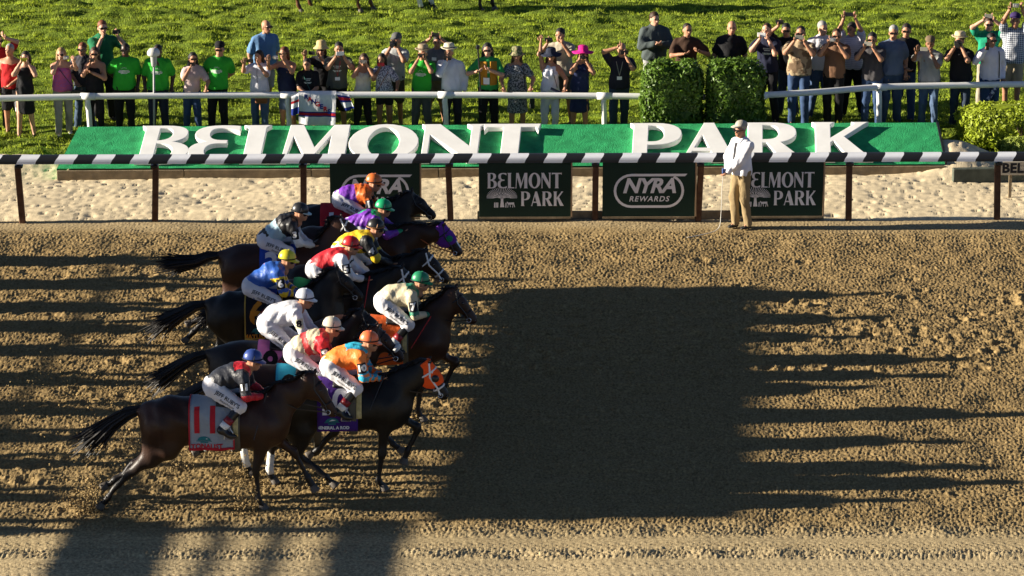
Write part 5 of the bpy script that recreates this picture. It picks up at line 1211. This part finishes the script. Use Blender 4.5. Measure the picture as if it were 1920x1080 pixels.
def jockey(spec, root_h):
    n = spec['n']; dz = spec['hz']-2.0; spec['dz'] = dz; tl = {1: .02, 2: -.04, 3: -.08, 4: .03, 6: -.06, 7: .05, 8: .03, 10: .02}.get(n, 0); hxo = {1: .05, 2: .16, 3: .03, 4: .08, 5: .10, 7: -.02, 8: .06}.get(n, 0)
    root = empty('person', (spec['x'], spec['lane'], .02)); tag(root, spec['jlabel'], 'jockey', 'jockeys riding in the bunch')
    k = lambda x, z, f: (x, z+dz*f)
    hd = Vector((-.02, 0, 1.93+dz)); nk = Vector((-.12, 0, 1.84+dz)); ch = Vector((-.24, 0, 1.76+dz*.95)); wa = Vector((-.42, 0, 1.70+dz*.8+tl)); pe = Vector((-.535, 0, 1.625+dz*.6+tl))
    sh = {s: Vector((-.15, s*.165, 1.80+dz)) for s in (-1, 1)}; wr = {s: Vector((.09+hxo+s*.02*((n*7) % 3-1), s*.075, 1.49+dz*.3+tl*.3)) for s in (-1, 1)}; el = {}
    for s in (-1, 1):
        a, b_ = ik(sh[s], wr[s], .275, .25, (-.3, s*.6, -.6)); el[s] = Vector(a); wr[s] = Vector(b_)
    hp = {s: Vector((-.53, s*.085, 1.60+dz*.6+tl)) for s in (-1, 1)}; kn = {s: Vector((-.19, s*.235, 1.41+dz*.15)) for s in (-1, 1)}; an = {s: Vector((-.43, s*.325, 1.13)) for s in (-1, 1)}; to = {s: Vector((-.31, s*.335, 1.06)) for s in (-1, 1)}
    def torso(o): return [('c', pe, wa, .128+o, .126+o, .06, 1.12), ('c', wa, ch, .128+o, .146+o, .07, 1.12), ('c', ch, nk+Vector((-.02, 0, -.015)), .144+o, .074+o, .07, 1.1), ('c', sh[-1]*.8+ch*.2, sh[1]*.8+ch*.2, .066+o, .066+o, .06)]
    def arm(s, o): return [('c', sh[s], el[s], .060+o, .050+o, .04), ('c', el[s], wr[s], .043+o, .030+o, .03)]
    def leg(s, o): return [('c', hp[s], kn[s], .098+o, .066+o, .05), ('c', kn[s], an[s], .060+o, .042+o, .03)]
    body = torso(-.012)+[q for s in (-1, 1) for q in arm(s, -.006)+leg(s, -.008)+[('c', an[s], to[s], .036, .03, .03)]]+[('c', nk, hd, .052, .05, .04)]
    v, f = solid(body, .026); HV, HF, HM = HEADS[0]
    hm = Matrix.Translation(hd) @ rotm('Y', R(8+((n*5) % 7-3)*3)) @ rotm('Z', math.pi/2+R(((n*3) % 7-3)*5)) @ Matrix.Scale(.93, 4)
    parts = [(v, f), (xf(HV, hm), HF)]; mi = [0]*len(f)+HM
    for s in (-1, 1): g = hand_geo(wr[s], (wr[s]-el[s])+Vector((.05, 0, 0)), s, 1.5); parts.append(g); mi += [0]*len(g[1])
    V, Fc = join(*parts); o = add('body', V, Fc, [SKIN[spec.get('skin', 'm')], EYE, LIP], root, True); o.data.polygons.foreach_set('material_index', mi)
    # jacket with its colours
    v, f = solid(torso(.010)+[q for s in (-1, 1) for q in arm(s, .014)], .016, [((-.5, 0, -.75), (wa*.35+pe*.65).dot(Vector((-.5, 0, -.75)))+.06)])
    fc = v[f].mean(1)
    def segd(p, a, b_):
        a = np.array(a); b_ = np.array(b_); t = np.clip(((p-a)@(b_-a))/((b_-a)@(b_-a)), 0, 1); return np.linalg.norm(p-a-t[:, None]*(b_-a), axis=1), t
    best = np.full(len(fc), 9.0); U = np.full(len(fc), -1.0)
    for s in (-1, 1):
        for a_, b_, o0, r in ((sh[s], el[s], 0, .062), (el[s], wr[s], 1, .05)):
            dd, t = segd(fc, a_, b_); dd = dd-r; m = dd < best; best[m] = dd[m]; U[m] = o0+t[m]
    td, tw = segd(fc, wa*.5+pe*.5, nk); isarm = best < td-.125
    colours = spec['jc']; mm = [mat('silk_%02d_%02d_%02d' % tuple(int(x*99) for x in c), c, .5, .4, .12, 5, .02, 11) for c in colours]
    idx = [int(spec['zone'](bool(isarm[i]), float(U[i]), float(tw[i]), fc[i]-np.array(ch))) for i in range(len(fc))]
    v = rumple(v, .005, .10); jo = add('jacket', v, f, mm, root, True); jo.data.polygons.foreach_set('material_index', idx)
    jb = BVHTree.FromPolygons([tuple(q) for q in v], [tuple(q) for q in f.tolist()])
    # breeches, boots
    bl = [('c', pe, wa*.6+pe*.4, .138, .128, .06, 1.12)]+[q for s in (-1, 1) for q in [('c', hp[s], kn[s], .124, .082, .05), ('c', kn[s], kn[s].lerp(an[s], .25), .070, .060, .03)]]
    v, f = solid(bl, .016); v = rumple(v, .004, .08); bo = add('breeches', v, f, BREECH, root, True); bb = BVHTree.FromPolygons([tuple(q) for q in v], [tuple(q) for q in f.tolist()])
    for s in (-1, 1):
        q0, q1 = kn[s].lerp(an[s], .22), an[s]
        v, f = solid([('c', q0, q1, .064, .050, .03), ('c', q1, to[s], .048, .036, .03), ('c', to[s]-Vector((.03, 0, 0)), to[s]+Vector((.05, 0, -.01)), .036, .030, .02)], .016); b0 = add('boot', v, f, BOOT, root, True)
        MB().tube([q0.lerp(q1, .35), q0.lerp(q1, .62)], [.064, .061], 14).add('boot_band', spec.get('boot', BTOP), b0, True)
        MB().tube([q0.lerp(q1, .62), q0.lerp(q1, .88)], [.0615, .0575], 14).add('boot_patch', WHITE, b0, True)
        ib = MB(); st = to[s]+Vector((-.02, 0, -.05)); ib.tube([st+Vector((-.06, 0, 0)), st+Vector((.06, 0, 0)), st+Vector((.05, 0, .09)), st+Vector((0, -s*.03, .16)), st+Vector((-.05, 0, .09)), st+Vector((-.06, 0, 0))], .008, 5); ib.add('stirrup', SILVER, b0)
    # lettering on the thigh and number on the arm
    dec = spec['decal']; dt = (kn[-1]-hp[-1]); dt.y = 0; dt.normalize(); up = Vector((-dt.z, 0, dt.x)); up = up if up.z > 0 else -up
    c = hp[-1].lerp(kn[-1], .52)
    if n not in (2,):
        dec(text_geo("JEFF RUBY'S", .068, .0012, cut=.03), c+up*.014, dt, up, 'thigh_letters', BLACKINK, bo, bb, .004); dec(text_geo('Steakhouse', .046, .0, .3, cut=.03), c-up*.042+dt*.02, dt, up, 'thigh_letters', BLACKINK, bo, bb, .004)
    da = (el[-1]-sh[-1]); da.y = 0; da.normalize(); ua = Vector((-da.z, 0, da.x)); c = sh[-1].lerp(el[-1], .50)
    pl = MB(); nn = 5
    pl.put([(-.052+.104*i/nn, -.066+.132*j/nn, 0) for j in range(nn+1) for i in range(nn+1)], [(j*(nn+1)+i, j*(nn+1)+i+1, (j+1)*(nn+1)+i+1, (j+1)*(nn+1)+i) for j in range(nn) for i in range(nn)])
    ax = Vector((1, 0, .15)).normalized(); az = Vector((-.15, 0, 1)).normalized()
    dec((pl.v, pl.f), c, ax, az, 'arm_band', BLACKINK if n != 8 else cloth((.6, .58, .4)), jo, jb, .006)
    dec(text_geo(str(n), .125 if n < 10 else .105, .006, cut=.03), c, ax, az, 'arm_number', WHITE if n != 8 else BLACKINK, jo, jb, .013)
    # helmet
    HM4 = Matrix.Translation(hd+Vector((-.012, 0, .054))) @ rotm('Y', R(14)) @ Matrix.Scale(.88, 4)
    he = share('helmet', HELM, mat('helmet_%d' % n, spec['hc'], .38, .45, .04, 5), root, HM4); share('brim', BRIM, mat('helmet_%d' % n, spec['hc']) if not spec.get('brim') else cloth(spec['brim']), he); share('helmet_band', STRAPB, BLACKINK if n not in (4,) else TAN, he); share('goggles', GOGG, LENS if n not in (11, 8) else TAN, he)
    MB().lathe([(.012, 0), (.012, .012), (.004, .016)], 8, (0, 0, .118)).add('button', mat('helmet_%d' % n, spec['hc']), he)
    if spec.get('whip'):
        hx, hz = spec['whip']; b = MB(); a = wr[-1]+Vector((.05, -.03, 0)); t = Vector((hx, -.33, hz)); b.tube([a+(a-t).normalized()*.06, a, a.lerp(t, .3), t], [.011, .011, .008, .005], 6)
        o = b.add('riding_whip', spec.get('whipm', LEATHER)); o.location = (spec['x'], spec['lane'], .02); tag(o, spec['wlabel'], 'whip', 'riding whips')
    return root

CO = {'dark': coat_mat('coat_dark_bay', (.012, .007, .005)), 'bay': coat_mat('coat_bay', (.032, .012, .006)), 'black': coat_mat('coat_black_brown', (.007, .006, .005)), 'red': coat_mat('coat_red_bay', (.042, .017, .010))}
OR = (.62, .13, .02); PU = (.16, .03, .36); LB = (.34, .50, .58); BK = (.012, .012, .014); YE = (.66, .46, .02); RE = (.52, .02, .03); WH = (.68, .68, .70); BL = (.02, .085, .36); CR = (.58, .50, .34); GN = (.03, .20, .12); CY = (.03, .36, .52); NG = (.01, .30, .12)
HORSES = [  # photo pixels: helmet, poll, nose; ground row of the lane
 dict(n=1, row=560, h=(705, 336), poll=(766, 368), nose=(818, 408), coat='dark', cc=(.4, .02, .03), nc=(.7, .7, .7), hc=(.62, .15, .03), jc=[OR, PU, BK], zone=lambda a, u, w, p: (2 if .42 < u < .60 else 0) if a else (1 if w < .52 and p[2] > -.10 else 0), pose='C', bx=.16, tail=((-1.62, 1.02), (-1.72, .62)),
      label='dark horse farthest away by the rail, ridden by jockey in orange and purple', jlabel='jockey in orange and purple jacket and orange helmet nearest the rail'),
 dict(n=2, row=605, h=(723, 384), poll=(824, 426), nose=(864, 478), coat='bay', cc=(.7, .7, .7), nc=BK, hc=(.01, .33, .13), jc=[PU, NG], zone=lambda a, u, w, p: (1 if u > 1.72 else 0) if a else (1 if w > .86 or (abs(p[1]) < .03 and .35 < w < .7 and p[2] > 0) else 0), hood='purple', blaze=1, rein='tan', bx=.02, pose='B',
      label='bay horse in purple blinkers with its neck stretched out in front', jlabel='jockey in purple jacket and green helmet'),
 dict(n=3, row=640, h=(567, 391), poll=(633, 415), nose=(690, 455), coat='red', cc=(.02, .06, .36), nc=(.66, .66, .7), hc=(.02, .02, .022), brim=(.4, .55, .6), jc=[LB, BK, (.60, .66, .72)], zone=lambda a, u, w, p: (1 if u < .5 else 2) if a else (1 if w > .50 or w < .06 else 0), bridle='white', bx=.28, tail=((-1.85, 1.20), (-2.35, 1.14)), cloth=(-.62, -.10),
      label='reddish dark bay horse with blue saddle cloth number 3 at the rear', jlabel='jockey in light blue and black jacket and black helmet'),
 dict(n=4, row=682, h=(709, 421), poll=(792, 478), nose=(838, 524), coat='dark', cc=(.6, .45, .02), nc=BK, hc=(.016, .015, .014), jc=[YE, BK], zone=lambda a, u, w, p: (0 if .80 < u < 1.15 else 1) if a else 0, bridle='white', bx=.05, pose='C',
      label='dark horse with white bridle between purple-blinkered bay and green-helmet jockey', jlabel='jockey in yellow jacket with black sleeves and black helmet'),
 dict(n=5, row=713, h=(662, 454), poll=(746, 508), nose=(792, 560), coat='black', cc=(.02, .22, .08), nc=WH, hc=(.55, .02, .02), jc=[RE, WH, BK], zone=lambda a, u, w, p: (2 if .55 < u < .62 or u > 1.8 else 1) if a else 0, bridle='white', bx=.05, whip=(.16, 1.16), wlabel='red riding whip of the jockey in red jacket', whipm='red', pose='B',
      label='black-brown horse in the middle of the bunch under jockey in red', jlabel='jockey in red jacket with white sleeves and red helmet'),
 dict(n=6, row=737, h=(543, 480), poll=(625, 512), nose=(680, 560), coat='black', cc=(.012, .018, .016), nc=(.52, .20, .02), trim=(.42, .28, .06), name='MATUSZAK', hc=(.62, .55, .03), jc=[BL, YE, (.5, .2, .03)], zone=lambda a, u, w, p: (1 if int(u*5) % 2 else 0) if a else (2 if .35 < w < .62 and abs(math.hypot(p[0]+.03, p[1])-.075) < .014 and p[2] > 0 else 0), bx=.32, tail=((-1.85, 1.15), (-2.22, .93)), cloth=(-.62, -.10), saddle='blue', pose='B',
      label='black horse with black and gold saddle cloth number 6', jlabel='jockey in blue jacket with yellow-hooped sleeves and yellow helmet'),
 dict(n=7, row=785, h=(793, 521), poll=(847, 548), nose=(890, 602), coat='bay', cc=(.55, .10, .02), nc=BK, hc=(.02, .22, .10), jc=[CR, GN, BK], zone=lambda a, u, w, p: (1 if .75 < u < 1.0 or u > 1.75 else 0) if a else (1 if w > .80 or (p[1] > .02 and w < .75) else 0), bx=-.05, whip=(-.16, 1.1), wlabel='red and black riding whip of the jockey in cream and green', whipm='red', pose='B', brim=(.02, .22, .10),
      label='dark brown horse leading on the right under jockey in cream and green', jlabel='jockey in cream and green jacket and dark green helmet'),
 dict(n=8, row=838, h=(576, 553), poll=(672, 590), nose=(720, 632), coat='dark', cc=(.72, .20, .46), nc=BK, hc=(.62, .64, .68), jc=[WH], zone=lambda a, u, w, p: 0, bx=.16, tail=((-1.85, 1.14), (-2.22, .86)), cloth=(-.66, -.12), wraps=('hn', 'hf'), pose='C',
      label='dark bay horse with pink saddle cloth number 8', jlabel='jockey all in white with white helmet'),
 dict(n=9, row=886, h=(627, 606), poll=(700, 620), nose=(757, 676), coat='bay', cc=(.04, .40, .55), nc=BK, hc=(.60, .54, .42), jc=[CR, (.55, .05, .05), RE], zone=lambda a, u, w, p: 2 if a else (1 if .28 < w-.25*p[2] < .48 or w > .93 else 0), bx=.08, cloth=(-.76, -.2), roll=1, wraps=('hn', 'hf'), pose='C',
      label='brown horse with white sheepskin noseband and turquoise saddle cloth number 9', jlabel='jockey in cream jacket with red sash and sleeves and cream helmet'),
 dict(n=10, row=914, h=(697, 633), poll=(796, 684), nose=(838, 745), coat='black', cc=(.05, .015, .16), nc=(.66, .66, .7), hc=(.80, .17, .06), jc=[(.80, .20, .03), CY], zone=lambda a, u, w, p: (1 if (int(u*4.5)+int((p[2]+p[0]*.3)*14+40)) % 2 and u > .75 else 0) if a else (1 if w > .55 and p[2] > .055 and abs(p[1]) < .12 else 0), hood='orange', bridle='white', bx=.10, cloth=(-.70, -.18), whip=(-.02, 1.16), wlabel='black riding whip of the jockey in orange jacket', wraps=('hf',), pose='B', name='GENERAL A ROD',
      label='black horse in orange hood and white bridle with purple saddle cloth', jlabel='jockey in bright orange jacket with blue diamonds on the sleeves'),
 dict(n=11, row=950, h=(479, 668), poll=(580, 708), nose=(630, 780), coat='bay', cc=(.30, .33, .36), nc=(.48, .02, .03), trim=(.45, .02, .03), name='TONALIST', hc=(.03, .06, .24), jc=[(.016, .018, .026), RE], zone=lambda a, u, w, p: (1 if u > .95 else 0) if a else (1 if w > .72 and p[2] > -.02 else 0), whip=(-.02, 1.0), wlabel='thin black riding whip of the jockey in black and red', pose='A', tail=((-1.86, 1.10), (-2.20, .80)),
      label='bay horse nearest the camera with grey and red saddle cloth number 11', jlabel='jockey in black jacket with red sleeves and dark blue helmet'),
]
TANM = mat('orange_rein', (.35, .09, .025), .6)
for s in HORSES:
    lane = rowY(s['row']); s['lane'] = lane; s['x'], s['hz'] = on_lane(*s['h'], lane); s['x'] -= 0.0
    for k in ('poll', 'nose'): q = on_lane(*s[k], lane); s[k] = (q[0]-s['x'], q[1]-.02)
    s['coat'] = CO[s['coat']]; s['bridle'] = WHITE if s.get('bridle') == 'white' else LEATHER; s['rein'] = TANM if s.get('rein') else LEATHER
    s['hood'] = {'purple': cloth((.13, .03, .30)), 'orange': cloth((.92, .10, .015)), None: None}[s.get('hood')]
    s['saddle'] = cloth((.02, .06, .30)) if s.get('saddle') else LEATHER
    s['whipm'] = mat('whip_red', (.5, .03, .03), .5) if s.get('whipm') else LEATHER
    s['dz'] = s['hz']-2.0
    rt, bvh, dec = horse(s); s['decal'] = dec; s['hz'] -= .02
    jockey(s, rt)
# ------------------------------------------------------------------ outriders' horses standing on the lawn, legs only in the picture
for px, nm, lab in ((668, 'red', 'reddish brown horse standing on the lawn, only its legs in view at the top'), (896, 'dark', 'dark horse with white hind socks standing on the lawn at the top edge')):
    p = G(px, 22)
    horse(dict(n=0, lane=p.y, x=p.x, hz=2.0, poll=(.62, 1.86), nose=(1.0, 1.45), coat=coat_mat('coat_pony_'+nm, (.11, .045, .02) if nm == 'red' else (.03, .017, .011), (.10, .04, .018) if nm == 'red' else (.012, .009, .008)), pose='S', plain=True, label=lab, group='horses standing on the lawn', wraps=('hn', 'hf') if nm == 'dark' else (), tail=((-1.62, .95), (-1.60, .45))))
# ------------------------------------------------------------------ dirt thrown up by the hooves
def thrown(x, y, z, n, sx, sz, b):
    for _ in range(n):
        t = abs(rng.normal(0, 1)); c = Vector((x-abs(rng.normal(0, sx)), y+rng.normal(0, .12), max(z+rng.normal(0, sz)+.02, .02))); r = rng.uniform(.006, .020)*(1.7 if rng.random() < .15 else .8)
        M = Matrix.Rotation(rng.uniform(0, 6), 3, Vector(rng.standard_normal(3)).normalized())
        b.put([c+M @ Vector(q)*r for q in ((1, 0, 0), (-.8, .2, 0), (0, 1, .1), (0, -.9, 0), (0, 0, .8), (.1, 0, -.9))], [(0, 2, 4), (2, 1, 4), (1, 3, 4), (3, 0, 4), (2, 0, 5), (1, 2, 5), (3, 1, 5), (0, 3, 5)])
b = MB()
for s in HORSES:
    j = POSES[s.get('pose', 'A')]
    for k in ('hn', 'hf', 'fn'):
        q = j[k][3]
        if q[1] < .3: thrown(s['x']+q[0]+s.get('bx', 0)-.05, s['lane']+(-.12 if k[1] == 'n' else .12), q[1]*.6+.04, 320 if s['n'] == 11 else 90, .22, .11, b)
for px, py, rw, nn in ((250, 690, 840, 260), (120, 620, 760, 220), (330, 540, 700, 120), (200, 770, 900, 200)):
    x, z = on_lane(px, py, rowY(rw))
    for _ in range(nn): thrown(x+rng.normal(0, .55), rowY(rw)+rng.normal(0, .3), max(abs(rng.normal(.15, .25)), .03), 1, .1, .05, b)
fd = b.add('flying_dirt', DIRT); fd['kind'] = 'stuff'; tag(fd, 'clods of brown dirt thrown up by the hooves', 'dirt')
